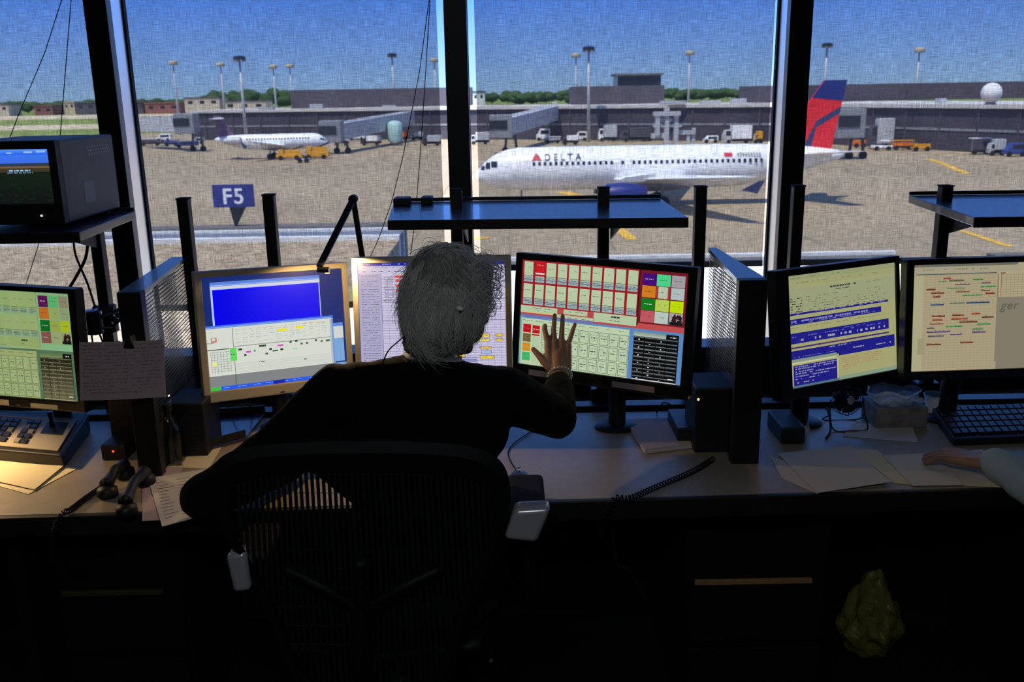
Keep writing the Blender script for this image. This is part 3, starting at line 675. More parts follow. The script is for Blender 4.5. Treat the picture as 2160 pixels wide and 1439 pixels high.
def monitor(C, w, h, yaw, tilt, roll, cv, lab, bz, bm='bezel_black', gain=1.0, extra=None, chin_label=None, name='monitor'):
    C = Vector(C)
    Q = Matrix.Translation(C) @ Matrix.Rotation(R(yaw), 4, 'Z') @ Matrix.Rotation(R(tilt), 4, 'X') @ Matrix.Rotation(R(roll), 4, 'Y')
    base = Vector((C.x, C.y, DZ)); back = Matrix.Rotation(R(yaw), 3, 'Z') @ Vector((0, 1, 0))
    bp = base + back * max(.035, min(.15, (2.665 - C.y) / back.y))
    e = empty(name, (bp.x, bp.y, DZ), lab, 'monitor', 'flat monitors on the desk')
    l, r_, t, b = bz
    mb, cols = screen_mesh(cv, w, h, Q, gain)
    sc = mb.build('screen', 'screen', e, cols=cols)
    x0, x1, z0, z1 = -w / 2 - l, w / 2 + r_, -h / 2 - b, h / 2 + t
    f = MB(); d0, d1 = -.006, .03
    O = [(x0, z0), (x1, z0), (x1, z1), (x0, z1)]; I = [(-w / 2, -h / 2), (w / 2, -h / 2), (w / 2, h / 2), (-w / 2, h / 2)]
    vs = [(x, d0, z) for x, z in O] + [(x, d0, z) for x, z in I] + [(x, d1, z) for x, z in O] + [(x, .002, z) for x, z in I]
    fs = []
    for i in range(4):
        j = (i + 1) % 4
        fs += [(i, j, 4 + j, 4 + i), (4 + i, 4 + j, 12 + j, 12 + i), (j, i, 8 + i, 8 + j)]
    f.add(vs, fs, Q); bo = f.build('bezel', bm, e, bevel=.003)
    MB().prism([(x0 + .004, .030, z0 + .004), (x1 - .004, .030, z0 + .004), (x1 - .004, .030, z1 - .004), (x0 + .004, .030, z1 - .004)], (0, .012, 0), Q).build('back_shell', 'blackplastic', e, bevel=.006)
    MB().mm((-w * .28, .043, -h * .3), (w * .28, .062, h * .3), Q).build('housing', 'blackplastic', e, bevel=.006)
    # stand
    hp = Q @ Vector((0, .07, -.02))
    MB().tube([hp, hp + Vector((0, 0, -.03)) + back * .01, Vector((bp.x, bp.y, DZ + .10)), Vector((bp.x, bp.y, DZ + .012))], [.022, .026, .026, .026], 10).build('stand_neck', 'blackplastic', e, smooth=50)
    MB().lathe([(.066, 0), (.067, .006), (.058, .013), (.03, .016)], Matrix.Translation((bp.x, bp.y, DZ + .0005)) @ Matrix.Diagonal((1, .8, 1, 1)), 28).build('stand_base', 'blackplastic', e, smooth=40)
    MB().mm((-.006, d0 - .0015, z0 + .006), (.006, d0 - .0002, z0 + .009), Q).build('power_light', 'metal', e)
    return e, Q
# C touch monitor
mC, QC = monitor((.238, 2.479, 1.098), .474, .296, -26.5, -5.7, 1.0, draw_touch(), 'black touch monitor with red and pale green tiles behind the raised hand', (.02, .024, .018, .036), gain=.8)
MB().mm((-.20, -.0085, -.176), (-.13, -.0062, -.160), QC).build('label_sticker', 'paperpink', mC); MB().mm((.05, -.0085, -.176), (.17, -.0062, -.160), QC).build('label_sticker', 'ink', mC)
MB().mm((.10, -.0075, .150), (.135, -.0062, .162), QC).build('sensor_window', 'darkmetal', mC)
mA, QA = monitor((-.676, 2.633, 1.054), .40, .32, 28, -6.5, 2.0, draw_blue(), 'silver framed monitor with a solid blue window above a pale chart', (.02, .018, .018, .032), 'bezel_silver')
mB, QB = monitor((-.216, 2.495, 1.112), .40, .30, -3, -7, -.4, draw_sheet(), 'silver framed monitor with a lavender spreadsheet behind the grey haired head', (.016, .016, .016, .03), 'bezel_silver')
mD, QD = monitor((.905, 2.48, 1.075), .376, .301, 24.5, -7.6, -.5, draw_tables(), 'black monitor with dark blue tables on a khaki page', (.042, .014, .018, .03), gain=.72)
mE, QE = monitor((1.29, 2.48, 1.09), .41, .29, 2.5, -7, -.2, draw_board(), 'black monitor at the right edge with coloured dashes on a beige grid', (.022, .022, .016, .024), gain=.72)
Tx = QE @ Matrix.Translation((.036 + .0, -.0015, .028)) @ Matrix.Rotation(R(90), 4, 'X')
MB().text('ger', .034, QE @ Matrix.Translation((.037, -.001, .018)) @ Matrix.Rotation(R(90), 4, 'X'), 0, space=1.1, shear=.3, bold=.01).build('screen_lettering', mat('screen_text_grey', (92, 88, 80), .5, emit=(92, 88, 80), es=1), mE)
for u in (-.145, -.02, .10): MB().mm((u - .025, -.0085, -.168), (u + .025, -.0062, -.150), QE).build('label_sticker', 'darkmetal', mE)
mL, QL = monitor((-1.372, 2.505, 1.054), .376, .301, -12.5, -2, 1.3, draw_touch(True), 'black touch monitor at the left edge with green and orange tiles', (.02, .022, .014, .03), gain=.7)
MB().mm((.04, -.0085, -.176), (.125, -.0062, -.163), QL).build('label_sticker', 'paperwarm', mL); MB().mm((-.08, -.0085, -.176), (-.03, -.0062, -.160), QL).build('label_sticker', 'paperwarm', mL)
# ------------------------------------------------------------------ small television on the left shelf
p = atZ(139, 482, SZ); TX1 = p.x; TY0 = max(p.y, 2.49); TW, TD, TH = .27, .38, .222
TX0 = TX1 - TW
tv = empty('television', ((TX0 + TX1) / 2, TY0 + TD / 2, SZ), 'small grey boxed tube television showing a blue sky on the left shelf', 'television')
z0 = SZ + .012
MB().mm((TX0, TY0 + .025, z0), (TX1, TY0 + TD, z0 + TH)).build('case', 'crtcase', tv, bevel=.006)
fm = MB(); sx0, sx1, szb, szt = TX0 + .02, TX1 - .022, z0 + .055, z0 + TH - .022
O = [(TX0, z0), (TX1, z0), (TX1, z0 + TH), (TX0, z0 + TH)]; I = [(sx0, szb), (sx1, szb), (sx1, szt), (sx0, szt)]
fm.add([(x, TY0, z) for x, z in O] + [(x, TY0, z) for x, z in I] + [(x, TY0 + .0248, z) for x, z in O] + [(x, TY0 + .012, z) for x, z in I],
       [f for i in range(4) for j in [(i + 1) % 4] for f in ((i, j, 4 + j, 4 + i), (4 + i, 4 + j, 12 + j, 12 + i), (j, i, 8 + i, 8 + j))])
fm.build('front_bezel', 'blackplastic', tv, bevel=.002)
smb, cols = screen_mesh(draw_tv(), sx1 - sx0, szt - szb, Matrix.Translation(((sx0 + sx1) / 2, TY0 + .011, (szb + szt) / 2)))
smb.build('screen', 'screen', tv, cols=cols)
v = MB()
for r_ in range(3):
    for k in range(9): v.mm((TX1 + .0002, TY0 + .19 + k * .017 + r_ * .004, z0 + TH - .03 - r_ * .010), (TX1 + .0008, TY0 + .198 + k * .017 + r_ * .004, z0 + TH - .026 - r_ * .010))
v.build('vent_holes', 'metal', tv)
MB().mm((TX1 + .0002, TY0 + .14, z0 + .04), (TX1 + .0008, TY0 + .21, z0 + .10)).build('rating_plate', 'grey', tv)
for k in range(5): MB().mm((TX0 + .05 + k * .028, TY0 - .003, z0 + .018), (TX0 + .064 + k * .028, TY0 - .0002, z0 + .026)).build('button', 'darkmetal', tv)
MB().ell((TX1 - .06, TY0 - .002, z0 + .024), (.0025, .002, .0025)).build('power_light', 'led_white', tv)
for i in (0, 1):
    for j in (0, 1): MB().lathe([(.01, SZ + .0005), (.01, z0)], Matrix.Translation((TX0 + .03 + i * (TW - .06), TY0 + .05 + j * (TD - .1), 0)), 12).build('foot', 'rubber', tv)
# ------------------------------------------------------------------ left control keyboard
zt = .80
q = [atZ(x, y, zt) for x, y in ((-130, 925), (127, 948), (187, 871), (-60, 862))]
kb = empty('console_keyboard', ((q[0].x + q[1].x) / 2, (q[0].y + q[3].y) / 2, DZ), 'thick dark console keyboard with a small joystick on the left of the desk', 'keyboard')
lo = [Vector((v.x, v.y, DZ + .0008)) for v in q]; lo[0].y += .012; lo[1].y += .012
up = [Vector((v.x, v.y, zt - (.018 if i < 2 else 0))) for i, v in enumerate(q)]
MB().hexa(lo, up).build('housing', 'blackplastic', kb, bevel=.006)
ux = (up[1] - up[0]); uy = (up[3] - up[0]); un = ux.cross(uy).normalized()
def K(u, v, h=0): return up[0] + ux * u + uy * v + un * h
def kbox(u0, u1, v0, v1, h0, h1, name, m, par): return MB().hexa([K(u0, v0, h0), K(u1, v0, h0), K(u1, v1, h0), K(u0, v1, h0)], [K(u0, v0, h1), K(u1, v0, h1), K(u1, v1, h1), K(u0, v1, h1)]).build(name, m, par, bevel=.001)
kbox(.03, .96, .08, .92, .0004, .004, 'top_plate', 'beige', kb)
rk = 0
for r_ in range(5):
    for k in range(11):
        if k in (8,): continue
        u = .06 + k * .058; v0 = .16 + r_ * .125
        kbox(u, u + .046, v0, v0 + .10, .0042, .010, 'key', 'key' if (k + r_) % 3 else 'keyleg', kb)
kbox(.05, .70, .80, .83, .0042, .006, 'red_trim', 'orange', kb)
kbox(.74, .92, .45, .78, .0042, .006, 'joystick_plate', 'blackplastic', kb)
MB().tube([K(.80, .66, .006), K(.80, .66, .022), K(.795, .68, .045)], [.008, .005, .007], 12).build('joystick', 'rubber', kb, smooth=True)
# ------------------------------------------------------------------ papers
def sheet(px, lab, m='paper', z=DZ, th=.0012, cat='paper', group=None, lines=0, name='paper_sheet', curl=0):
    P = [atZ(x, y, z) for x, y in px]
    c = sum(P, Vector()) / 4
    nu, nv = 8, 8
    def f(u, v):
        a = P[0].lerp(P[1], u); b = P[3].lerp(P[2], u); w = a.lerp(b, v)
        return w + Vector((0, 0, .0012 + curl * ((u - .5) ** 2 * 4) * (v) ))
    mb = MB().grid(f, nu, nv); 
    if not lines: return mb.build(name, m, label=lab, cat=cat, group=group, solid=th, orig=(c.x, c.y, z))
    e = empty(name, (c.x, c.y, z), lab, cat, group)
    mb.build('page', m, e, solid=th)
    L = MB()
    for i in range(lines):
        v = .12 + .8 * i / lines
        for k in range(3):
            u0 = .08 + k * .29; u1 = u0 + random.uniform(.1, .25)
            a0, a1 = f(u0, v), f(u1, v); b0, b1 = f(u0, v + .012), f(u1, v + .012); hz = Vector((0, 0, th / 2 + .0003))
            L.add([a0 + hz, a1 + hz, b1 + hz, b0 + hz], [(0, 1, 2, 3)])
    L.build('print_lines', 'ink', e)
    return e
sheet([(60, 1044), (-60, 1010), (30, 955), (162, 990)], 'lower cream paper sheet on the left of the desk under another sheet', 'paperwarm')
sheet([(73, 1034), (-80, 1000), (0, 953), (138, 983)], 'upper cream paper sheet lit warm on the left of the desk', 'paperwarm', z=DZ + .004, curl=.003)
sheet([(300, 1100), (345, 1098), (395, 960), (300, 985)], 'pale sheet beside the phone handset at the desk edge', 'paperpink', z=DZ)
sheet([(342, 1112), (455, 1082), (470, 985), (312, 1010)], 'printed form sheet sticking out under the left elbow', 'paper', z=DZ + .002, lines=12)
sheet([(330, 985), (440, 990), (470, 940), (390, 950)], 'tan sheet behind the clear bottle', 'paperwarm', z=DZ)
sheet([(1640, 958), (1724, 1041), (1881, 1022), (1795, 945)], 'large tan sheet right of the divider foot at the desk edge', 'paper', z=DZ + .003, curl=.006)
sheet([(1625, 965), (1650, 1010), (1725, 1043), (1700, 985)], 'slim sheet tucked under the large tan sheet', 'paper', z=DZ)
sheet([(1795, 948), (1885, 1020), (1930, 1024), (1850, 950)], 'middle sheet between the large tan sheet and the white page', 'paperwarm', z=DZ)
sheet([(1862, 962), (1925, 1026), (2033, 1024), (1972, 957)], 'pale page second from the right edge of the desk front', 'paper', z=DZ + .0025)
sheet([(1968, 963), (2034, 1026), (2112, 1029), (2072, 949)], 'tan page under the hand at the right edge', 'paperwarm', z=DZ)
sheet([(1778, 921), (1937, 934), (1920, 890), (1800, 895)], 'thin sheet in front of the tissue box', 'paper', z=DZ)
P = [atZ(x, y, DZ) for x, y in ((1360, 958), (1468, 945), (1425, 890), (1318, 893))]
pad = empty('notepad', (P[0].x, P[0].y, DZ), 'pale pad of paper lying on the desk between the touch monitor and the divider', 'notepad')
z1 = .012
MB().hexa([v + Vector((0, 0, .0008)) for v in P], [v + Vector((0, 0, z1)) for v in P]).build('page_block', 'paper', pad)
MB().hexa([v + Vector((0, 0, z1 + .0003)) for v in P], [v + Vector((0, 0, z1 + .0012)) for v in P]).build('top_page', 'paperpink', pad)
# curled sheet
A = atZ(1685, 925, DZ); 
def curl(u, v):
    a = u * 2.2
    return Vector((A.x + .03 * math.sin(a) + .05 * u * v, A.y + .16 * v, DZ + .002 + .018 * (1 - math.cos(a)) * (1 - .5 * v)))
MB().grid(curl, 12, 8).build('paper_sheet', 'paper', label='curled bluish white sheet standing up right of the divider', cat='paper', solid=.0008, orig=(A.x, A.y, DZ))
# pinned sheet
Yp = 2.275
c4 = [atY(x, y, Yp) for x, y in ((176, 840), (356, 832), (345, 717), (167, 722))]
c4[0].y -= .02; c4[1].y -= .02
pc = empty('paper_sheet', (c4[0].x, Yp, c4[0].z), 'pinkish grey printed sheet clipped to the left divider', 'paper')
def pf(u, v, h=0): return c4[0].lerp(c4[1], u).lerp(c4[3].lerp(c4[2], u), v) + Vector((0, -.006 * math.sin(u * 3.1) - h, 0))
MB().grid(pf, 10, 6).build('page', 'paperpink', pc, solid=.0008)
L = MB()
for i in range(15):
    v = .93 - i * .058
    u = .04
    while u < .92:
        w = random.uniform(.02, .09)
        if random.random() < .75: L.add([pf(u, v, .0008), pf(u + w, v, .0008), pf(u + w, v + .018, .0008), pf(u, v + .018, .0008)], [(0, 1, 2, 3)])
        u += w + .015
L.build('print_lines', 'ink', pc)
cl = atY(273, 722, Yp - .004)
MB().prism([(cl.x - .012, cl.y - .012, cl.z - .012), (cl.x + .012, cl.y - .012, cl.z - .012), (cl.x + .006, cl.y - .008, cl.z + .016), (cl.x - .006, cl.y - .008, cl.z + .016)], (0, .030, 0)).build('binder_clip', 'black', label='black binder clip holding the pinkish sheet to the divider', cat='clip')
# ------------------------------------------------------------------ black boxes
def dbox(px0, px1, Yf, depth, ztop, lab, name='speaker', m='blackplastic', z=DZ, cat='box', group=None):
    a = atZ(px0, 900, z); xa = atY(px0, 900, Yf).x; xb = atY(px1, 900, Yf).x
    e = empty(name, ((xa + xb) / 2, Yf, z), lab, cat, group)
    MB().mm((xa, Yf, z + .001), (xb, Yf + depth, ztop)).build('case', m, e, bevel=.004)
    return e, xa, xb
e, a, b = dbox(352, 432, 2.44, .14, DZ + .155, 'black desk speaker between the left divider and the silver framed monitor', cat='speaker')
g = MB()
for i in range(9): g.mm((a + .01, 2.4385, DZ + .03 + i * .012), (b - .01, 2.4398, DZ + .036 + i * .012))
g.build('grille', 'darkmetal', e)
e, a, b = dbox(1466, 1560, 2.40, .15, DZ + .185, 'black desk speaker with an amber light right of the touch monitor', cat='speaker')
g = MB()
for i in range(10): g.mm((a + .012, 2.3985, DZ + .03 + i * .012), (b - .012, 2.3998, DZ + .036 + i * .012))
g.build('grille', 'darkmetal', e)
MB().ell((a + .006, 2.397, DZ + .155), (.003, .003, .003)).build('indicator_light', 'led_amber', e)
e, a, b = dbox(205, 258, 2.42, .16, DZ + .045, 'flat black box with a red light left of the divider', name='network_box'); MB().ell((a + .035, 2.418, DZ + .028), (.0028, .002, .0028)).build('indicator_light', 'led_red', e)
e, a, b = dbox(232, 345, 2.50, .13, DZ + .17, 'black intercom console behind the pinned sheet', name='intercom_console', cat='console')
for xx in (228, 348): pz = atY(xx, 838, 2.47); MB().ell((pz.x, 2.497, pz.z - .004), (.003, .003, .003)).build('indicator_light', 'led_white', e)
e, a, b = dbox(1430, 1535, 2.46, .17, DZ + .05, 'flat black box with a blue sheen left of the right divider foot', name='network_box', m='darkmetal')
e, a, b = dbox(1650, 1700, 2.45, .15, DZ + .05, 'flat black box just right of the right divider foot', name='network_box', m='darkmetal')
# document tray behind the bottle
A_, B_, C_, D_ = [atZ(x, y, DZ) for x, y in ((430, 955), (520, 930), (560, 878), (455, 885))]
tr = empty('document_tray', (A_.x, A_.y, DZ), 'dark shallow document tray in front of the silver framed monitor', 'tray')
MB().hexa([v + Vector((0, 0, .001)) for v in (A_, B_, C_, D_)], [v + Vector((0, 0, .012)) for v in (A_, B_, C_, D_)]).build('base', 'shelf', tr, bevel=.002)
for s, t_ in ((A_, B_), (A_, D_), (D_, C_)):
    n = (t_ - s).normalized(); w = Vector((-n.y, n.x, 0)) * .004
    MB().hexa([s + Vector((0, 0, .0125)), t_ + Vector((0, 0, .0125)), t_ + w + Vector((0, 0, .0125)), s + w + Vector((0, 0, .0125))], [s + Vector((0, 0, .034)), t_ + Vector((0, 0, .034)), t_ + w + Vector((0, 0, .034)), s + w + Vector((0, 0, .034))]).build('rim', 'darkmetal', tr)
# bottle
bp = atZ(356, 985, DZ); br = .031
bo = empty('bottle', (bp.x, bp.y + br, DZ), 'clear bottle standing on the desk beside the left divider', 'bottle')
T = Matrix.Translation((bp.x, bp.y + br, DZ + .001))
prof = [(.0, 0), (br * .9, 0), (br, .006), (br, .02), (br * .94, .03), (br, .04), (br, .085), (br * .9, .10), (br * .55, .125), (.0125, .135), (.0125, .148)]
MB().lathe(prof[1:], T, 28).build('body', 'glassbottle', bo, smooth=50)
MB().lathe([(.0145, .149), (.0145, .166), (.012, .168)], T, 20).build('cap', 'blackplastic', bo, smooth=40)
# phone handset with coiled cord
def handset(p0, p1, lab, z=DZ, r=.021):
    a, b = atZ(*p0, z + .03), atZ(*p1, z + .03); d = (b - a); L = d.length; d.normalize()
    e = empty('telephone_handset', ((a.x + b.x) / 2, (a.y + b.y) / 2, z), lab, 'telephone')
    up = Vector((0, 0, 1))
    pts = [a + up * .004, a + d * .03 + up * .008, a + d * L * .5 + up * .018, b - d * .03 + up * .008, b + up * .004]
    MB().tube(smoothpath(pts, 6), [.018 - .006 * math.sin(math.pi * i / 24) for i in range(25)], 12, flat=1).build('grip', 'blackplastic', e, smooth=True)
    for q_ in (a, b): MB().lathe([(.022, 0), (.026, .006), (.024, .022), (.012, .03)], Matrix.Translation((q_.x, q_.y, z + .0012)), 20).build('earpiece', 'blackplastic', e, smooth=50)
    return a, b
handset((225, 1025), (262, 985), 'black telephone handset lying nearest the coiled cord on the left', DZ)
handset((265, 1062), (305, 1000), 'second black telephone handset lying right of the first', DZ)
def coil(pts, lab, r=.0065, wire=.0017, pitch=.0072):
    path = smoothpath(pts, 12); P = []; acc = 0; out = []
    for a, b in zip(path, path[1:]):
        n = max(1, int((b - a).length / .0009)); t = (b - a).normalized(); u = t.cross(Vector((0, 0, 1))).normalized(); w = u.cross(t)
        for i in range(n):
            s = acc + (b - a).length * i / n; ph = 2 * math.pi * s / pitch
            out.append(a.lerp(b, i / n) + u * math.cos(ph) * r + w * math.sin(ph) * r)
        acc += (b - a).length
    return MB().tube(out, wire, 5).build('coiled_cord', 'rubber', label=lab, cat='cord', smooth=True)
zc = DZ + .0085
c0 = [atZ(x, y, zc) for x, y in ((212, 1030), (180, 1052), (150, 1075))]; e0 = atZ(128, 1088, zc); e0.y = fy(e0.x) - .012
coil(c0 + [e0 + Vector((0, 0, .0)), e0 + Vector((-.02, -.016, -.05)), e0 + Vector((-.03, -.005, -.12))], 'black coiled telephone cord on the left running over the desk edge')
c1 = [atZ(x, y, zc) for x, y in ((1505, 968), (1460, 995), (1390, 1025), (1330, 1050))]; e1 = atZ(1300, 1062, zc); e1.y = fy(e1.x) - .012
coil(c1 + [e1, e1 + Vector((-.02, -.014, -.04)), e1 + Vector((-.035, -.004, -.10))], 'black coiled cord on the right running from the divider foot over the desk edge', pitch=.0105)
# mouse
mp = atZ(1096, 1030, DZ)
mo = empty('computer_mouse', (mp.x, mp.y, DZ), 'dark mouse on the desk just right of the chair back', 'mouse')
m_ = MB().ell((mp.x, mp.y + .02, DZ + .001), (.031, .052, .034), seg=24, rings=14); m_.v = [Vector((v.x, v.y, max(v.z, DZ + .001))) for v in m_.v]
m_.build('shell', 'bezel_black', mo, smooth=True)
MB().lathe([(.009, -.004), (.009, .004)], Matrix.Translation((mp.x, mp.y + .042, DZ + .031)) @ Matrix.Rotation(R(90), 4, 'Y'), 16).build('wheel', 'metal', mo)
MB().tube(smoothpath([Vector((mp.x, mp.y + .07, DZ + .006)), atZ(1072, 960, DZ + .003), atZ(1085, 935, DZ + .003), atZ(1130, 905, DZ + .003), atZ(1180, 880, DZ + .003)], 8), .0016, 6).build('cable', 'rubber', mo, smooth=True)
# right keyboard
q = [atZ(x, y, DZ) for x, y in ((2010, 942), (2330, 930), (2260, 872), (1962, 878))]
kr = empty('keyboard', (q[0].x, q[0].y, DZ), 'black keyboard in front of the right edge monitor', 'keyboard')
up = [v + Vector((0, 0, .022 if i < 2 else .034)) for i, v in enumerate(q)]
MB().hexa([v + Vector((0, 0, .001)) for v in q], up).build('housing', 'blackplastic', kr, bevel=.003)
ux = up[1] - up[0]; uy = up[3] - up[0]; un = ux.cross(uy).normalized()
for r_ in range(5):
    for k in range(18): kbox(.02 + k * .0535, .064 + k * .0535, .1 + r_ * .165, .23 + r_ * .165, .0003, .007, 'key', 'key', kr)
# desk fan
fp = atZ(1790, 905, DZ); fc = Vector((fp.x, fp.y + .03, DZ + .082))
fan = empty('desk_fan', (fc.x, fc.y, DZ), 'small black desk fan on a wire stand in front of the blue table monitor', 'fan')
Q = Matrix.Translation(fc) @ Matrix.Rotation(R(20), 4, 'Z') @ Matrix.Rotation(R(90), 4, 'X')
g = MB()
for rr in (.015, .026, .037, .047):
    pts = [Vector((rr * math.cos(a), rr * math.sin(a), .018 - rr * .15)) for a in [i * math.pi / 16 for i in range(33)]]
    g.tube([Q @ p_ for p_ in pts], .0011, 5)
for k in range(24):
    a = k * math.pi / 12; g.tube([Q @ Vector((.012 * math.cos(a), .012 * math.sin(a), .017)), Q @ Vector((.047 * math.cos(a), .047 * math.sin(a), .011)), Q @ Vector((.049 * math.cos(a), .049 * math.sin(a), -.012)), Q @ Vector((.02 * math.cos(a), .02 * math.sin(a), -.022))], .0009, 5)
g.build('guard', 'darkmetal', fan, smooth=True)
MB().lathe([(.016, -.045), (.018, -.03), (.018, -.012), (.010, .0)], Q, 18).build('motor', 'blackplastic', fan, smooth=50)
MB().lathe([(.011, .012), (.012, .018), (.006, .021)], Q, 18).build('hub_cap', 'chrome', fan, smooth=50)
for k in range(4):
    a = k * math.pi / 2 + .3; b = MB()
    b.grid(lambda u, v: Q @ Vector(((.01 + .033 * u) * math.cos(a + (v - .5) * (.5 + .7 * u)), (.01 + .033 * u) * math.sin(a + (v - .5) * (.5 + .7 * u)), .002 + (v - .5) * .012)), 5, 5)
    b.build('blade', 'blackplastic', fan, solid=.0012)
L = [fc + Vector((s * .035, .0, -.03)) for s in (-1, 1)]
MB().tube(smoothpath([fc + Vector((-.047, 0, 0)), fc + Vector((-.05, -.01, -.04)), fc + Vector((-.048, -.045, -.0785)), fc + Vector((0, -.055, -.0785)), fc + Vector((.048, -.045, -.0785)), fc + Vector((.05, -.01, -.04)), fc + Vector((.047, 0, 0))], 6), .0022, 7).build('wire_stand', 'darkmetal', fan, smooth=True)
MB().tube(smoothpath([fc + Vector((-.048, -.01, -.045)), fc + Vector((-.05, .04, -.0785)), fc + Vector((.05, .04, -.0785)), fc + Vector((.048, -.01, -.045))], 6), .0022, 7).build('wire_stand', 'darkmetal', fan, smooth=True)
# tissue box with plastic bag
tp = atZ(1845, 905, DZ); t2 = atZ(1955, 903, DZ); w = t2.x - tp.x; ty = tp.y
tb = empty('tissue_box', (tp.x + w / 2, ty + .055, DZ), 'patterned tissue box with clear plastic spilling from its top', 'tissue box')
MB().mm((tp.x, ty, DZ + .001), (tp.x + w, ty + .11, DZ + .062)).build('carton', 'tissue', tb, bevel=.002)
random.seed(11)
def bagf(u, v):
    a = u * 2 * math.pi; r = .055 + .02 * v
    n = noise.noise(Vector((math.cos(a) * 2, math.sin(a) * 2, v * 3)))
    return Vector((tp.x + w / 2 - .005 + math.cos(a) * (r + n * .02), ty + .055 + math.sin(a) * (r * .7 + n * .012), DZ + .063 + v * (.040 + .022 * noise.noise(Vector((a * 1.3, 3, 1))))))
MB().grid(bagf, 40, 10).build('plastic_liner', 'film', tb, smooth=True)
def bagt(u, v):
    n = noise.noise(Vector((u * 5, v * 5, 9))); return Vector((tp.x + w * (.02 + .96 * u), ty + .01 + .09 * v, DZ + .078 + n * .016))
MB().grid(bagt, 18, 14).build('plastic_fold', 'film', tb, smooth=False)
# cup
cp = atZ(1980, 884, DZ)
cu = empty('paper_cup', (cp.x, cp.y + .03, DZ), 'white disposable cup beside the tissue box', 'cup')
T = Matrix.Translation((cp.x, cp.y + .03, DZ + .001))
MB().lathe([(.024, 0), (.0245, .003), (.034, .064), (.0325, .064), (.0235, .006)], T, 32).build('cup_wall', 'cup', cu, smooth=40)
MB().tube([T @ Vector((.0345 * math.cos(a), .0345 * math.sin(a), .065)) for a in [i * math.pi / 18 for i in range(37)]], .0016, 8).build('rim', 'cup', cu, smooth=True)
# cables behind
def cable(pts, lab, r=.003, m='rubber', cat='cable', group='loose cables'):
    return MB().tube(smoothpath(pts, 10), r, 7).build('cable', m, label=lab, cat=cat, group=group, smooth=True)
cable([atY(155, 505, 2.95), atY(160, 540, 2.93), atY(185, 600, 2.9), atY(203, 657, 2.86)], 'black cable hanging from the left shelf to the round camera', .0035)
cable([atY(186, 505, 2.93), atY(180, 545, 2.95), atY(160, 585, 2.96), atY(130, 640, 2.96), atY(120, 720, 2.96)], 'thick black cable hanging from the left shelf behind the left monitor', .005)
cable([atZ(455, 880, DZ + .003), atZ(475, 862, DZ + .01), atY(510, 850, 2.68), atZ(535, 865, DZ + .01), atZ(530, 895, DZ + .003)], 'thin loop of cable under the monitor with the blue window', .0022)
cable([atZ(470, 892, DZ + .004), atZ(495, 880, DZ + .012), atZ(520, 905, DZ + .004)], 'short dark cable lying on the tray', .0022)
cable([atZ(2012, 858, DZ + .003), atZ(2040, 850, DZ + .003), atZ(2090, 858, DZ + .003), atZ(2180, 862, DZ + .003)], 'thin cable running from the cup to the right edge', .002)
cable([atZ(1385, 872, DZ + .003), atY(1400, 850, 2.70), atZ(1425, 862, DZ + .01), atZ(1440, 885, DZ + .003)], 'tangle of thin cable at the right end of the touch monitor', .0022)
cable([atZ(1722, 850, DZ + .003), atZ(1745, 862, DZ + .003), atZ(1752, 905, DZ + .003), atZ(1742, 925, DZ + .003)], 'black cable looping beside the desk fan', .0028)
# small camera on the left post
cp = atY(198, 680, 2.78)
cmx = empty('small_camera', (cp.x, cp.y, cp.z), 'round black camera clamped to the left post', 'camera')
MB().lathe([(.024, -.035), (.026, -.033), (.026, .033), (.024, .036)], Matrix.Translation(cp), 28).build('body', 'blackplastic', cmx, smooth=40)
MB().lathe([(.0262, .026), (.0275, .027), (.0275, .0355), (.024, .038), (.01, .039)], Matrix.Translation(cp), 28).build('top_rim', 'shelf', cmx, smooth=40)
arm = atY(225, 690, 2.82)
MB().tube([cp + Vector((.02, 0, .012)), cp + Vector((.05, .01, .022)), cp + Vector((.065, .04, .03))], .006, 8).build('mount_arm', 'darkmetal', cmx)
MB().tube([cp + Vector((.02, 0, -.018)), cp + Vector((.05, .01, -.022)), cp + Vector((.065, .04, .0))], .005, 8).build('mount_arm', 'darkmetal', cmx)
for s in (-.012, .012): MB().tube([cp + Vector((s, 0, -.034)), cp + Vector((s * 1.4, .01, -.075))], .003, 6).build('lead', 'rubber', cmx)
pc_ = atY(228, 665, 2.85); pc_.x = atY(197, 440, 2.85).x
cb = empty('pole_bracket', (pc_.x, 2.85, pc_.z - .08), 'black knuckle bracket clamped around the post beside the left divider', 'bracket')
for dz in (-.10, -.04, .02): MB().lathe([(.026, -.012), (.030, -.01), (.030, .01), (.026, .012)], Matrix.Translation((pc_.x, 2.85, pc_.z + dz)), 14).build('collar', 'darkmetal', cb)
MB().tube([(pc_.x - .035, 2.84, pc_.z + .03), (pc_.x + .035, 2.84, pc_.z - .02)], .009, 8).build('knuckle', 'darkmetal', cb)
# ------------------------------------------------------------------ task lamp (arms meeting at a point behind the monitors)
la, lb, lc = atY(768, 560, 2.80), atY(745, 420, 2.76), atY(674, 562, 2.50)
lamp = empty('task_lamp', (la.x, 2.80, DZ), 'black jointed task lamp with a bent arm above the silver framed monitor', 'lamp')
def barbox(a, b, w, d, name, m, par):
    t = (b - a).normalized(); u = t.cross(Vector((0, 1, 0))).normalized(); n = u.cross(t).normalized()
    return MB().hexa([a - u * w - n * d, a + u * w - n * d, a + u * w + n * d, a - u * w + n * d], [b - u * w - n * d, b + u * w - n * d, b + u * w + n * d, b - u * w + n * d]).build(name, m, par, bevel=.002)
MB().tube([(la.x, 2.80, DZ + .013), (la.x, 2.80, la.z)], .011, 12).build('riser', 'black', lamp, smooth=40)
barbox(Vector((la.x, 2.80, la.z - .01)), lb, .008, .006, 'upper_arm', 'black', lamp)
barbox(lb, lc, .009, .006, 'lower_arm', 'black', lamp)
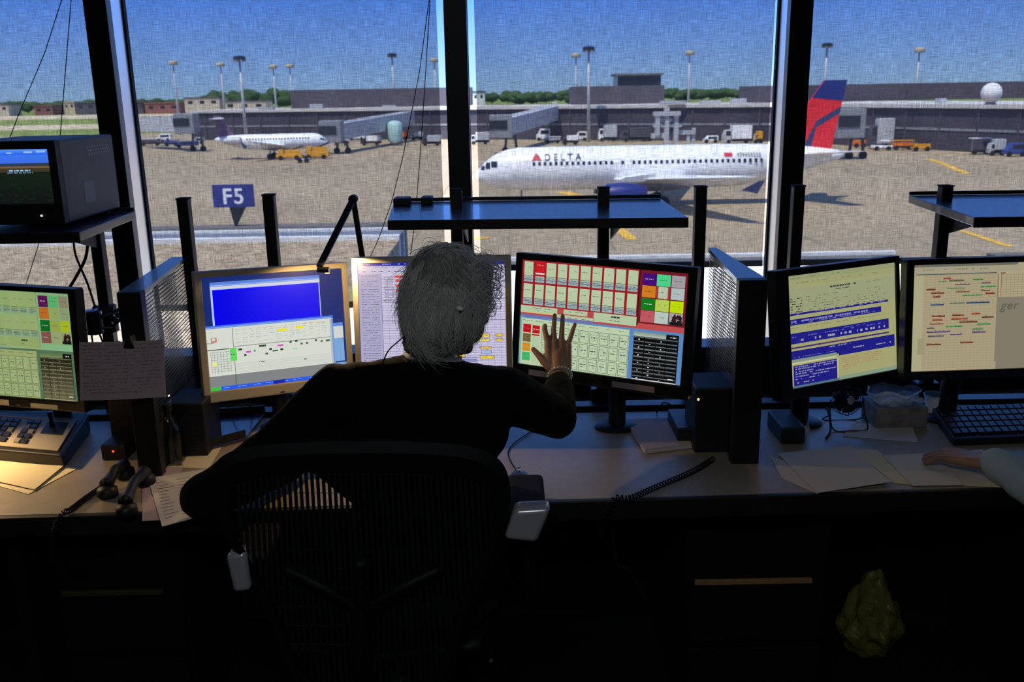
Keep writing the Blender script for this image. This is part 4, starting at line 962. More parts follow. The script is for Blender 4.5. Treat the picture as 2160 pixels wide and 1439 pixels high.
MB().lathe([(.013, -.012), (.013, .012)], Matrix.Translation(lb) @ Matrix.Rotation(R(90), 4, 'X'), 16).build('joint', 'darkmetal', lamp)
hb = lc + Vector((.012, -.008, -.008))
MB().tube([hb + Vector((-.016, 0, 0)), hb + Vector((.016, -.004, .0))], .008, 12).build('lamp_head', 'black', lamp, smooth=40)
MB().mm(hb - Vector((-.004, .004, .0102)), hb + Vector((.015, .004, -.0085))).build('diffuser', 'lampglow', lamp)
def light(name, typ, loc, energy, col, rot=None, **k):
    d = bpy.data.lights.new(name, typ); d.energy = energy; d.color = col
    for a, b in k.items(): setattr(d, a, b)
    o = bpy.data.objects.new(name, d); COL.objects.link(o); o.location = loc
    if rot: o.rotation_euler = rot
    return o
def aim(o, target):
    o.rotation_euler = (Vector(target) - o.location).to_track_quat('-Z', 'Y').to_euler()
# left desk lamp (outside the frame)
dl = empty('desk_lamp', (-1.62, 2.62, DZ), 'small black desk lamp with a cone shade beyond the left edge', 'lamp')
MB().lathe([(.07, .001), (.07, .012), (.02, .02)], Matrix.Translation((-1.62, 2.62, DZ)), 24).build('base', 'black', dl, smooth=40)
MB().tube([(-1.62, 2.62, DZ + .02), (-1.66, 2.60, DZ + .25), (-1.56, 2.40, DZ + .36)], .006, 8).build('stem', 'black', dl)
MB().lathe([(.015, .05), (.02, .04), (.055, -.03), (.053, -.03), (.018, .035)], Matrix.Translation((-1.56, 2.38, DZ + .34)), 24, caps=False).build('lamp_shade', 'black', dl, smooth=40)
MB().ell((-1.56, 2.38, DZ + .335), (.018, .018, .022)).build('bulb', 'lampglow', dl, smooth=True)
# under-desk things
random.seed(5)
bb = atZ(1838, 1372, .0); 
bg = MB().ell((0, 0, 0), (1, 1, 1), seg=40, rings=26)
bc = Vector((atY(1838, 1300, 2.55).x, 2.55, .16))
bg.v = [Vector((bc.x + v.x * (.085 + .03 * noise.noise(v * 2.3)) * (1 - .25 * v.z), bc.y + v.y * (.08 + .03 * noise.noise(v * 2.7 + Vector((5, 0, 0)))), max(.002, .13 + v.z * (.125 + .03 * noise.noise(v * 3.1 + Vector((0, 4, 0))))) + max(0, v.z - .7) * .12)) for v in bg.v]
bg.build('plastic_bag', 'yellowbag', label='crumpled yellow green plastic bag under the right of the desk', cat='bag', orig=(bc.x, bc.y, 0))
st = [atY(1300, 1180, 2.22), atY(1325, 1200, 2.22), atY(1350, 1240, 2.23), atY(1368, 1290, 2.25)]
MB().tube(smoothpath([Vector((st[0].x - .01, 2.25, DZ - .055))] + st + [Vector((st[-1].x, 2.27, .03))], 8), .006, 8, flat=.4).build('hanging_strap', 'darkmetal', label='grey strap hanging below the desk right of the chair', cat='strap')
# ------------------------------------------------------------------ person at the middle workstation
random.seed(21)
def v3(*a): return Vector(a)
HC = atY(950, 643, 2.10)
HM = Matrix.Translation(HC) @ Matrix.Rotation(R(-31), 4, 'Z') @ Matrix.Rotation(R(-16), 4, 'X') @ Matrix.Rotation(R(4), 4, 'Y')
def head_blob(mb, HM):
    E3 = HM.to_3x3()
    def el(c, r): mb.ell(HM @ Vector(c), r, seg=24, rings=16, rot=E3)
    def ch(*pr): mb.chain([(HM @ Vector(p), r) for p, r in pr], 10)
    el((0, -.012, .028), (.075, .094, .086)); el((0, .03, -.01), (.064, .066, .085)); el((0, .035, -.055), (.052, .055, .050))
    el((0, .066, -.098), (.022, .020, .018))                       # chin
    ch(((-.055, .0, -.05), .016), ((-.03, .055, -.092), .015), ((0, .068, -.10), .015)); ch(((.055, .0, -.05), .016), ((.03, .055, -.092), .015), ((0, .068, -.10), .015))
    ch(((0, .09, .018), .008), ((0, .108, -.018), .0105), ((0, .104, -.03), .010))        # nose
    for s in (-1, 1):
        ch(((s * .010, .096, -.032), .008), ((s * .014, .092, -.034), .006))
        ch(((s * .012, .088, .026), .009), ((s * .040, .078, .028), .008))     # brow
        el((s * .045, .068, -.018), (.020, .018, .018)); el((s * .050, .035, -.045), (.022, .034, .034))                      # cheek
        ch(((s * .020, .083, .006), .006), ((s * .040, .076, .006), .006))     # eyelid
        el((s * .076, -.006, -.004), (.008, .018, .032)); ch(((s * .078, .004, -.03), .006), ((s * .078, .004, -.034), .006))
    ch(((-.020, .088, -.060), .005), ((0, .096, -.058), .0065), ((.020, .088, -.060), .005))
    ch(((-.018, .088, -.069), .005), ((0, .094, -.071), .007), ((.018, .088, -.069), .005))
def eyes(HM, par):
    for s in (-1, 1):
        mb = MB().ell(HM @ Vector((s * .031, .077, .004)), (.0115, .0115, .0115), seg=16, rings=10)
        e = mb.build('eye', M['eyewhite'], par, smooth=True)
        MB().ell(HM @ Vector((s * .031, .0868, .004)), (.005, .0025, .005), seg=12, rings=8).build('iris', M['iris'], e, smooth=True)
M['eyewhite'] = mat('eye_white', (225, 222, 215), .2); M['iris'] = mat('eye_iris', (70, 54, 40), .2); M['trousers'] = mat('dark_trousers', (18, 18, 22), .85); M['shoe'] = mat('black_shoe_leather', (14, 13, 13), .35)
NB = atY(905, 770, 2.10); SL = atY(712, 826, 2.05); SR = atY(1062, 830, 2.08)
EL = atY(436, 1050, 2.02); WL = Vector((-.545, 2.30, DZ + .045)); 
ER = atY(1172, 882, 2.22); WR = atY(1181, 792, 2.41)
CH = Vector(((SL.x + SR.x) / 2 - .0, 2.07, SL.z - .13)); WA = Vector((CH.x, 2.06, .78)); PV = Vector((CH.x, 2.03, .58))
KL, KR_ = Vector((CH.x - .10, 2.47, .57)), Vector((CH.x + .12, 2.46, .57)); AL, AR = Vector((CH.x - .11, 2.46, .10)), Vector((CH.x + .13, 2.52, .10))
person = empty('person', (CH.x, 2.05, 0), 'person with curly grey hair and black jacket raising a hand to the touch monitor', 'person')
b = MB(); head_blob(b, HM)
nb = HM @ Vector((0, -.028, -.06))
b.chain([(nb, .050), (NB + v3(0, .0, -.01), .052), (NB + v3(0, -.0, -.06), .06)])
def trunk(b, k=0.0):
    b.chain([(NB + v3(.0, -.01, -.055), .062 + k), (SL + v3(.03, 0, -.008), .055 + k)]); b.chain([(NB + v3(.0, -.01, -.055), .062 + k), (SR + v3(-.03, 0, -.008), .055 + k)])
    b.ell(CH + v3(0, 0, .04), (.185 + k, .105 + k, .15 + k), seg=24, rings=14); b.ell(WA, (.155 + k, .10 + k, .16 + k), seg=24, rings=14); b.ell(PV, (.175 + k, .12 + k * .5, .12 + k), seg=24, rings=14)
trunk(b)
b.chain([(SL, .046), (SL.lerp(EL, .5) + v3(0, 0, -.012), .038), (EL, .036), (WL, .026)]); b.chain([(SR, .046), (ER, .036), (WR, .0255)])
for s, k_, a_ in ((-1, KL, AL), (1, KR_, AR)):
    b.chain([(PV + v3(s * .09, .04, -.03), .082), (k_, .056), (a_, .036)]); b.cap(a_ + v3(0, 0, -.03), a_ + v3(0, .13, -.06), .03, .026)
# right hand : palm and five fingers
def px(x, y, Y): return atY(x, y, Y)
palm = [((1160, 775), 2.425, .013), ((1156, 726), 2.455, .011)], [((1172, 778), 2.42, .014), ((1170, 722), 2.458, .012)], [((1186, 778), 2.42, .014), ((1184, 722), 2.458, .012)], [((1197, 776), 2.425, .012), ((1198, 728), 2.452, .0105)]
for ch_ in palm: b.chain([(px(*p, Y), r) for p, Y, r in ch_], 12)
b.chain([(WR, .023), (px(1178, 776, 2.422), .020), (px(1177, 750, 2.44), .019)], 12)
fing = [[(1156, 724, 2.456, .0092), (1151, 704, 2.468, .0078), (1149, 694, 2.474, .0075), (1149.5, 687, 2.478, .0066)],
        [(1169, 722, 2.458, .0088), (1168, 696, 2.474, .0074), (1169, 678, 2.484, .0069), (1170.5, 665, 2.49, .006)],
        [(1184.5, 722, 2.458, .0086), (1185.5, 698, 2.474, .0072), (1186.5, 680, 2.484, .0067), (1187, 666, 2.49, .0058)],
        [(1198, 728, 2.454, .0080), (1205, 708, 2.465, .0068), (1209, 695, 2.472, .0064), (1213, 684, 2.477, .0055)],
        [(1160, 775, 2.425, .0135), (1147, 762, 2.432, .0115), (1136, 749, 2.442, .0092), (1125, 737, 2.452, .0072)]]
for f_ in fing: b.chain([(px(x, y, Y), r) for x, y, Y, r in f_], 12)
# left hand resting on the desk, slightly curled
hd = Vector((.75, .62, 0)).normalized(); hs = Vector((.62, -.75, 0)).normalized()
def lh(a, s, z): return WL + hd * a + hs * s + v3(0, 0, z)
for k in range(4):
    s = -.030 + .020 * k; Lf = (.062, .076, .082, .072)[k]
    b.chain([(lh(.02, s * .6, -.005), .014), (lh(.085, s, -.003), .0115), (lh(.085 + Lf * .5, s * 1.1, .002), .0085), (lh(.085 + Lf * .85, s * 1.15, -.018), .0078), (lh(.085 + Lf * .95, s * 1.15, -.030), .007)], 10)
b.chain([(lh(.02, .02, -.004), .014), (lh(.055, .052, -.012), .0105), (lh(.085, .062, -.024), .009), (lh(.105, .058, -.031), .0078)], 10)
body = remesh(b.build('body', 'skin', person), .0028, 3)
eyes(HM, person)
# jacket
j = MB(); trunk(j, .018)
j.chain([(SL, .066), (SL.lerp(EL, .5) + v3(0, 0, -.012), .054), (EL, .058), (EL.lerp(WL, .85), .042)]); j.chain([(SR, .066), (SR.lerp(ER, .5), .060), (ER + v3(.0, 0, 0), .054), (ER.lerp(WR, .55), .045), (ER.lerp(WR, .80), .036)])
j.chain([(NB + v3(-.04, -.03, -.038), .042), (SL + v3(.04, -.01, .012), .048)]); j.chain([(NB + v3(.03, -.02, -.042), .040), (SR + v3(-.04, -.01, .012), .046)])
j.chain([(SL.lerp(EL, .35) + v3(.02, 0, 0), .06), (WA + v3(-.10, 0, .02), .07)])
jk = remesh(j.build('jacket', 'suit', person), .007, 10)
tx = bpy.data.textures.new('cloth_folds', 'CLOUDS'); tx.noise_scale = .07
md = jk.modifiers.new('folds', 'DISPLACE'); md.texture = tx; md.strength = .012; md.mid_level = .5
t = MB(); t.ell(PV + v3(0, 0, -.02), (.185, .135, .115), seg=24)
for s, k_, a_ in ((-1, KL, AL), (1, KR_, AR)): t.chain([(PV + v3(s * .09, .04, -.03), .096), (k_, .07), (a_ + v3(0, 0, .02), .055)])
remesh(t.build('trousers', 'trousers', person), .009, 6)
for a_ in (AL, AR):
    s_ = MB(); s_.cap(a_ + v3(0, -.03, -.055), a_ + v3(0, .15, -.062), .042, .036); s_.v = [v3(v.x, v.y, max(v.z, .004)) for v in s_.v]; s_.cap(a_ + v3(0, -.01, -.02), a_ + v3(0, .02, -.05), .042, .046); s_.v = [v3(v.x, v.y, max(v.z, .004)) for v in s_.v]
    s_.build('shoe', 'shoe', person, smooth=True)
# white collar
cm = Matrix.Translation(NB + v3(.008, -.004, .012)) @ Matrix.Diagonal((1.12, 1.12, 1, 1)) @ Matrix.Rotation(R(-14), 4, 'X') @ Matrix.Rotation(R(6), 4, 'Y')
MB().lathe([(.067, -.03), (.064, -.005), (.061, .014), (.058, .014), (.060, -.005), (.063, -.03)], cm, 32, caps=False).build('collar', 'collar', person, smooth=True)
MB().lathe([(.080, -.045), (.073, -.01), (.069, .004), (.066, .0), (.074, -.045)], cm, 32, caps=False).build('jacket_collar', 'suit', person, smooth=True)
# hair
h = MB(); E3 = HM.to_3x3()
for c, r in (((0, -.027, .048), (.093, .098, .082)), ((-.008, -.055, -.01), (.078, .066, .085)), ((0, -.062, -.06), (.074, .050, .050)), ((-.012, -.060, -.098), (.054, .036, .034)), ((-.05, .0, .02), (.042, .06, .075)), ((.046, -.012, .04), (.040, .052, .058)), ((0, .045, .085), (.065, .05, .035))):
    h.ell(HM @ Vector(c), r, seg=24, rings=16, rot=E3)
hb_ = remesh(h.build('hair', 'hairbase', person), .006, 4)
tx2 = bpy.data.textures.new('hair_clumps', 'CLOUDS'); tx2.noise_scale = .018
md = hb_.modifiers.new('clumps', 'DISPLACE'); md.texture = tx2; md.strength = .012; md.mid_level = .5
def strands(HM, n, par, mname, seed=3, curl=1.0):
    rd = random.Random(seed); mb = MB(); crown = Vector((-.01, -.045, .13))
    ctr = Vector((0, -.026, .006)); rad = Vector((.099, .106, .137))
    def surf(d, off): return ctr + Vector((d.x * (rad.x + off), d.y * (rad.y + off), d.z * (rad.z + off)))
    k = 0
    while k < n:
        d = Vector((rd.gauss(0, 1), rd.gauss(0, 1), rd.gauss(0, 1)))
        d.normalize()
        if d.z < -.80: continue
        if d.y > .35 and d.z < .55: continue        # face stays free
        if d.y > .05 and d.z < -.15: continue
        if d.y > -.42 and d.z < -.20 and d.x > .05: continue
        if d.y > -.1 and d.z < -.05 and d.x > .05: continue
        k += 1
        cd_ = (crown - ctr).normalized()
        away = d - cd_; away = away - d * away.dot(d)
        if away.length < .02: away = Vector((rd.random() - .5, rd.random() - .5, -.1))
        away.normalize(); side = d.cross(away)
        # clumped direction from noise
        ns = noise.noise_vector(d * 2.6) 
        away = (away + side * ns.x * 1.5 + side * rd.gauss(0, .12)).normalized()
        L = rd.uniform(.05, .10); ph = ns.y * 6 + rd.gauss(0, .35); amp = curl * (.10 + .10 * rd.random()); lift = .002 + .010 * rd.random() ** 2
        base = noise.noise(d * 5.5) * .010
        flyer = rd.random() < .035
        N = 11; P = []; p_ = d.copy()
        for i in range(N):
            s = i / (N - 1)
            w = p_ + side * amp * math.sin(ph + s * 6.0) * s
            w.normalize()
            off = -.008 + base + lift * s * 1.6 + (.022 * s * s if flyer else 0) + .006 * math.sin(ph + s * 7) * s
            P.append(HM @ surf(w, off))
            p_ = (p_ + away * L / .105 / (N - 1)); p_.normalize(); away = (away - p_ * away.dot(p_)).normalized()
        r0 = rd.uniform(.0006, .0011)
        mb.tube(P, [r0 * (1 - .75 * i / (N - 1)) for i in range(N)], 3, caps=False)
    return mb.build('hair_strands', mname, par, smooth=True)
strands(HM, 5200, person, 'hair')
def curls(HM, n, par, seed=9):
    rd = random.Random(seed); mb = MB()
    for k in range(n):
        a = rd.uniform(-.2, 1.5); c = HM @ Vector((.085 + rd.uniform(-.015, .015), rd.uniform(-.05, .05), rd.uniform(.0, .115)))
        r = rd.uniform(.009, .020); ax = Vector((rd.gauss(0, .4), -1, rd.gauss(0, .5))).normalized(); u = ax.orthogonal().normalized(); w = ax.cross(u); t0 = rd.uniform(0, 6.28)
        P = [c + (u * math.cos(t0 + i * .5) + w * math.sin(t0 + i * .5)) * r * (1 - i * .035) + ax * i * .0015 for i in range(13)]
        mb.tube(P, [.0009 * (1 - i / 16) for i in range(13)], 3, caps=False)
    for k in range(n // 2):
        c = HM @ Vector((rd.uniform(-.06, .06), rd.uniform(-.06, .06), .118 + rd.uniform(-.01, .006)))
        r = rd.uniform(.010, .022); ax = Vector((rd.gauss(0, .5), -1, rd.gauss(0, .5))).normalized(); u = ax.orthogonal().normalized(); w = ax.cross(u); t0 = rd.uniform(0, 6.28)
        P = [c + (u * math.cos(t0 + i * .4) + w * math.sin(t0 + i * .4)) * r + ax * i * .001 for i in range(12)]
        mb.tube(P, [.0009 * (1 - i / 15) for i in range(12)], 3, caps=False)
    return mb.build('hair_curls', 'hair', par, smooth=True)
curls(HM, 260, person)
# headset and bracelet
hp = atY(970, 651, 1.982)
hs_ = empty('headset', (hp.x, hp.y, hp.z), 'small pale headset earpiece in the grey hair with a thin cord', 'headset')
MB().ell(hp, (.0095, .008, .0055), seg=16, rings=10, rot=Matrix.Rotation(R(12), 3, 'Y')).build('earpiece', 'cup', hs_, smooth=True)
MB().tube(smoothpath([atY(860, 705, 2.02), atY(838, 722, 2.0), atY(818, 742, 1.985), atY(806, 770, 1.965)], 8), .0016, 6).build('cord', 'rubber', hs_, smooth=True)
wa = (WR - ER).normalized(); wu = wa.orthogonal().normalized(); ww = wa.cross(wu); wc = WR - wa * .004
br_ = empty('bracelet', tuple(wc), 'pale beaded bracelet on the raised wrist', 'bracelet')
bm_ = MB()
for i in range(22): a = i * 2 * math.pi / 22; bm_.ell(wc + (wu * math.cos(a) + ww * math.sin(a)) * .0305 + wa * .006 * math.sin(a), (.0042, .0042, .0042), seg=10, rings=6)
bm_.build('beads', 'chrome', br_, smooth=True)
# ------------------------------------------------------------------ office chair
def Yc(y): return 1.80 + (y - 930) / 500 * .09
def cp_(x, y, d=0): return atY(x, y, Yc(y) + d)
outer = [(760, 931), (880, 932), (975, 939), (1035, 957), (1066, 988), (1077, 1040), (1068, 1110), (1040, 1190), (1005, 1270), (975, 1350), (950, 1430), (900, 1480), (780, 1490), (650, 1480), (600, 1420), (570, 1340), (535, 1260), (495, 1170), (462, 1100), (445, 1035), (450, 985), (482, 955), (545, 940), (650, 933)]
chair = empty('office_chair', (-.30, 1.98, 0), 'black mesh backed office chair with polished arm brackets behind the seated person', 'chair')
def sm2(pts, n=6):
    q = smoothpath([Vector((x, y, 0)) for x, y in pts], n, closed=True); return [(p.x, p.y) for p in q]
oc = sm2(outer); cxm, cym = 762, 1200
ic = [((x - cxm) * .885 + cxm, (y - cym) * (.76 if y < cym else .86) + cym) for x, y in oc]
n = len(oc); Fv = []; Fv += [cp_(*p) for p in oc]; Fv += [cp_(*p) for p in ic]; md_ = [((a[0] * .6 + b_[0] * .4), (a[1] * .6 + b_[1] * .4)) for a, b_ in zip(oc, ic)]
Fv += [cp_(*p, d=-.012) for p in md_]; Fv += [cp_(*p, d=.02) for p in oc]; Fv += [cp_(*p, d=.012) for p in ic]
Ff = []
for i in range(n):
    k = (i + 1) % n
    Ff += [(i, k, 2 * n + k, 2 * n + i), (2 * n + i, 2 * n + k, n + k, n + i), (n + i, n + k, 4 * n + k, 4 * n + i), (4 * n + i, 4 * n + k, 3 * n + k, 3 * n + i), (3 * n + i, 3 * n + k, k, i)]
MB().add(Fv, Ff).build('back_frame', 'chairframe', chair, smooth=35)
def span(x, poly):
    ys = []
    for (x0, y0), (x1, y1) in zip(poly, poly[1:] + poly[:1]):
        if (x0 - x) * (x1 - x) < 0: ys.append(y0 + (y1 - y0) * (x - x0) / (x1 - x0))
    return (min(ys), max(ys)) if len(ys) >= 2 else None
m_ = MB(); x = 500
while x < 1040:
    sp = span(x, ic); sp2 = span(x + 7.5, ic)
    if sp and sp2:
        y0, y1 = min(sp[0], sp2[0]) - 3, max(sp[1], sp2[1]) + 3; N = 10
        for i in range(N):
            a0, a1 = y0 + (y1 - y0) * i / N, y0 + (y1 - y0) * (i + 1) / N
            l0, l1 = (a0 - 1040) * .06, (a1 - 1040) * .06
            m_.hexa([cp_(x + l0, a0, .004), cp_(x + 7.5 + l0, a0, .004), cp_(x + 7.5 + l1, a1, .004), cp_(x + l1, a1, .004)], [cp_(x + l0, a0, .006), cp_(x + 7.5 + l0, a0, .006), cp_(x + 7.5 + l1, a1, .006), cp_(x + l1, a1, .006)])
    x += 12
for y in range(1000, 1460, 40):
    P = [cp_(500 + i * 27, y, .007) for i in range(21) if span(500 + i * 27, ic) and span(500 + i * 27, ic)[0] < y < span(500 + i * 27, ic)[1]]
    if len(P) > 2: m_.tube(P, .0008, 4)
m_.build('mesh_back', 'meshback', chair)
ax_ = CH.x - .06
MB().tube(smoothpath([cp_(765, 1180, -.03), cp_(765, 1300, -.04), cp_(765, 1430, -.02), Vector((-.30, 1.95, .40))], 8), .022, 12, flat=.7).build('spine', 'chairframe', chair, smooth=True)
for sx in (600, 930): MB().tube(smoothpath([cp_(765, 1290, -.03), cp_((765 + sx) / 2, 1240, -.035), cp_(sx, 1200, -.006)], 6), .012, 8).build('spine_arm', 'chairframe', chair, smooth=True)
def rbox(lo, hi, name, m, par, bev=.01): return MB().mm(lo, hi).build(name, m, par, bevel=bev, seg=3)
sxc = -.31
MB().grid(lambda u, v: Vector((sxc + (u - .5) * .50 * (1 - .12 * (2 * v - 1) ** 2), 1.93 + v * .44, .455 - .02 * math.sin(math.pi * u) - .03 * max(0, v - .8) * 5)), 16, 12).build('seat', 'meshback', chair, solid=.02, smooth=True)
MB().tube([Vector((sxc + .25 * math.cos(a), 2.15 + .235 * math.sin(a), .447)) for a in [i * math.pi / 20 for i in range(41)]], .016, 8).build('seat_frame', 'chairframe', chair, smooth=True)
rbox((sxc - .09, 2.0, .37), (sxc + .09, 2.24, .43), 'tilt_mechanism', 'chairframe', chair)
MB().tube([(sxc, 2.12, .37), (sxc, 2.12, .10)], .026, 16).build('gas_column', 'chrome', chair, smooth=40)
for k in range(5):
    a = k * 2 * math.pi / 5 + .3; d = Vector((math.cos(a), math.sin(a), 0)); o_ = Vector((sxc, 2.12, 0))
    l = MB().tube([o_ + v3(0, 0, .115), o_ + d * .15 + v3(0, 0, .105), o_ + d * .30 + v3(0, 0, .075)], [.028, .022, .016], 10).build('base_leg', 'chairframe', chair, smooth=40)
    c = MB()
    for s in (-1, 1): c.lathe([(.027, -.009), (.027, .009)], Matrix.Translation(o_ + d * .30 + Vector((-d.y, d.x, 0)) * s * .014 + v3(0, 0, .0285)) @ Matrix.Rotation(a + R(90), 4, 'Z') @ Matrix.Rotation(R(90), 4, 'X') @ Matrix.Rotation(R(90), 4, 'Y'), 18)
    c.build('caster', 'rubber', l)
def arm(pxs, Y, xpad, zpad, lab):
    P = [atY(x, y, Y) for x, y in pxs]   # TL TR BR BL (rear face seen from behind)
    f = [p + v3(0, .05, 0) for p in P]
    MB().hexa([P[3], P[2], f[2], f[3]], [P[0], P[1], f[1], f[0]]).build('arm_bracket', 'chrome', chair, bevel=.012, seg=4, smooth=30, label='polished arm bracket')
    MB().mm((xpad - .045, Y + .055, zpad - .025), (xpad + .045, Y + .32, zpad)).build('arm_pad', 'rubber', chair, bevel=.012, seg=3)
    s = 1 if xpad > sxc else -1
    MB().tube(smoothpath([Vector((xpad, Y + .12, zpad - .03)), Vector((xpad + s * .005, Y + .15, .60)), Vector((xpad, Y + .2, .50)), Vector((sxc + s * .23, Y + .26, .445))], 6), .017, 10, flat=.7).build('arm_support', 'chairframe', chair, smooth=True)
arm([(1085, 1076), (1164, 1072), (1133, 1148), (1063, 1140)], 1.83, atY(1112, 1100, 1.83).x, .795, 'r')
arm([(474, 1172), (517, 1166), (530, 1248), (492, 1254)], 1.83, atY(500, 1200, 1.83).x, .715, 'l')
# ------------------------------------------------------------------ second person at the right edge
W2 = atZ(2092, 972, DZ + .048); E2 = atY(2235, 1062, 2.04); S2 = Vector((1.46, 1.86, 1.06))
C2 = Vector((1.64, 1.88, .92)); P2 = Vector((1.64, 1.84, .58)); H2 = Matrix.Translation(Vector((1.64, 1.95, 1.30))) @ Matrix.Rotation(R(-10), 4, 'X')
p2 = empty('person', (1.64, 1.9, 0), 'person in a pale blue shirt at the right edge resting a forearm on the desk', 'person')
b = MB(); head_blob(b, H2)
N2 = Vector((1.64, 1.90, 1.12)); S2r = Vector((1.83, 1.87, 1.06)); E2r = Vector((1.90, 2.05, .82)); W2r = Vector((1.74, 2.25, DZ + .045))
b.chain([(H2 @ Vector((0, -.028, -.06)), .052), (N2, .055)])
def trunk2(b, k=0):
    b.chain([(N2, .06 + k), (S2, .055 + k)]); b.chain([(N2, .06 + k), (S2r, .055 + k)]); b.ell(C2, (.18 + k, .11 + k, .17 + k)); b.ell((1.64, 1.86, .74), (.165 + k, .11 + k, .15 + k)); b.ell(P2, (.18 + k, .13 + k, .12 + k))
trunk2(b); b.chain([(S2, .046), (E2, .038), (W2, .028)]); b.chain([(S2r, .046), (E2r, .038), (W2r, .028)])
for s in (-1, 1): b.chain([(P2 + v3(s * .09, .04, -.03), .085), (P2 + v3(s * .11, .46, -.02), .058), (P2 + v3(s * .11, .44, -.48), .038)])
def hand2(W, hd, hs, b):
    for k in range(4):
        s = -.030 + .020 * k; Lf = (.060, .074, .080, .068)[k]
        b.chain([(W + hd * .02 + hs * s * .6 + v3(0, 0, -.008), .015), (W + hd * .085 + hs * s + v3(0, 0, -.010), .012), (W + hd * (.085 + Lf * .5) + hs * s * 1.15 + v3(0, 0, -.012), .0088), (W + hd * (.085 + Lf) + hs * s * 1.3 + v3(0, 0, -.034), .0075)], 10)
    b.chain([(W + hd * .02 + hs * .02, .015), (W + hd * .06 + hs * .055 + v3(0, 0, -.015), .011), (W + hd * .10 + hs * .062 + v3(0, 0, -.033), .0085)], 10)
d2 = (W2 - E2); d2.z = 0; d2.normalize(); d2 = (d2 + Vector((-.3, -.1, 0))).normalized()
hand2(W2, d2, Vector((-d2.y, d2.x, 0)) * -1, b); hand2(W2r, Vector((-.5, .86, 0)), Vector((-.86, -.5, 0)), b)
remesh(b.build('body', 'skin', p2), .0045, 4); eyes(H2, p2)
j = MB(); trunk2(j, .012); j.chain([(S2, .062), (E2, .056), (E2.lerp(W2, .95), .040)]); j.chain([(S2r, .062), (E2r, .056), (E2r.lerp(W2r, .9), .042)])
sh = remesh(j.build('shirt', 'shirt', p2), .007, 6); md = sh.modifiers.new('folds', 'DISPLACE'); md.texture = tx; md.strength = .014; md.mid_level = .5
t = MB(); t.ell(P2 + v3(0, 0, -.02), (.19, .145, .115))
for s in (-1, 1): t.chain([(P2 + v3(s * .09, .04, -.03), .1), (P2 + v3(s * .11, .46, -.02), .072), (P2 + v3(s * .11, .44, -.46), .056)])
remesh(t.build('trousers', 'trousers', p2), .01, 5)
for s in (-1, 1):
    q_ = P2 + v3(s * .11, .42, -.535); s_ = MB().cap(q_, q_ + v3(0, .17, -.005), .042, .036); s_.v = [v3(v.x, v.y, max(v.z, .004)) for v in s_.v]; s_.build('shoe', 'shoe', p2, smooth=True)
h = MB(); E2_ = H2.to_3x3()
for c, r in (((0, -.022, .045), (.084, .098, .082)), ((0, -.055, -.0), (.078, .055, .075))): h.ell(H2 @ Vector(c), r, rot=E2_, seg=24, rings=14)
M['hairdark'] = mat('dark_brown_hair', (44, 34, 28), .6)
remesh(h.build('hair', 'hairdark', p2), .008, 3)
c2 = dup(chair, (1.67, 1.86, 0), label='second black mesh backed office chair under the person in the pale blue shirt')
# ------------------------------------------------------------------ outside
random.seed(31)
GZ = -9.3
struct('ground', MB().add([(-1500, 36, GZ), (1500, 36, GZ), (1500, 3000, GZ), (-1500, 3000, GZ)], [(0, 1, 2, 3)]), 'apron', label='concrete apron stretching to the terminal', orig=(0, 100, GZ))
# grass and tan strips of the airfield, far left
def gstrip(y0, y1, m, x0=-200, x1=640, dz=.02):
    q = [atZ(x0, y1 + (1070 - x0) * .0178 * 0, GZ + dz), atZ(x1, y1 - (x1 - x0) * .0178, GZ + dz), atZ(x1, y0 - (x1 - x0) * .0178, GZ + dz), atZ(x0, y0, GZ + dz)]
    return q
for i, (y0, y1, m, lab) in enumerate(((224, 246, 'grass', 'farthest green strip of airfield grass on the left'), (246, 254, 'pale', 'farthest tan taxiway strip on the left'), (254, 266, 'grass', 'second green strip of airfield grass on the left'), (266, 276, 'pale', 'nearer tan taxiway strip on the left'), (276, 288, 'grass', 'nearest green strip of airfield grass on the left'))):
    q = gstrip(y0 + 3, y1 + 3, m)
    MB().add(q, [(0, 1, 2, 3)]).build('ground_strip', m, kind='structure', label=lab)
q = [atZ(-200, 222, GZ + .01), atZ(1180, 203, GZ + .01), atZ(1180, 199.5, GZ + .01), atZ(-200, 219.5, GZ + .01)]
MB().add([Vector((-1400, 560, GZ + .01)), Vector((1400, 560, GZ + .01)), Vector((1400, 2990, GZ + .01)), Vector((-1400, 2990, GZ + .01))], [(0, 1, 2, 3)]).build('ground_field', 'grass', kind='structure', label='green field beyond the terminal')
# yellow markings
def marking(pts, w, lab):
    P = [atZ(x, y, GZ + .03) for x, y in pts]; mb = MB(); vs = []
    for i, p in enumerate(P):
        t = (P[min(i + 1, len(P) - 1)] - P[max(i - 1, 0)]).normalized(); nrm = Vector((-t.y, t.x, 0)) * w / 2; vs += [p + nrm, p - nrm]
    mb.add(vs, [(2 * i, 2 * i + 1, 2 * i + 3, 2 * i + 2) for i in range(len(P) - 1)]).build('taxiway_marking', 'yellowline', label=lab, cat='marking', group='yellow lines painted on the apron')
marking([(1296, 478), (1312, 488), (1333, 505)], .9, 'short slanting yellow line under the middle shelf'); marking([(1002, 503), (1034, 501)], .8, 'small yellow line right of the center mullion')
marking([(1185, 404), (1215, 412)], 1.6, 'yellow line under the airliner near its nose'); marking([(1960, 335), (1990, 345), (2020, 358), (2040, 366)], 1.0, 'faint curved yellow line far right of the airliner tail')
marking([(2010, 482), (2040, 490), (2085, 505), (2130, 520)], .6, 'yellow line under the right shelf')
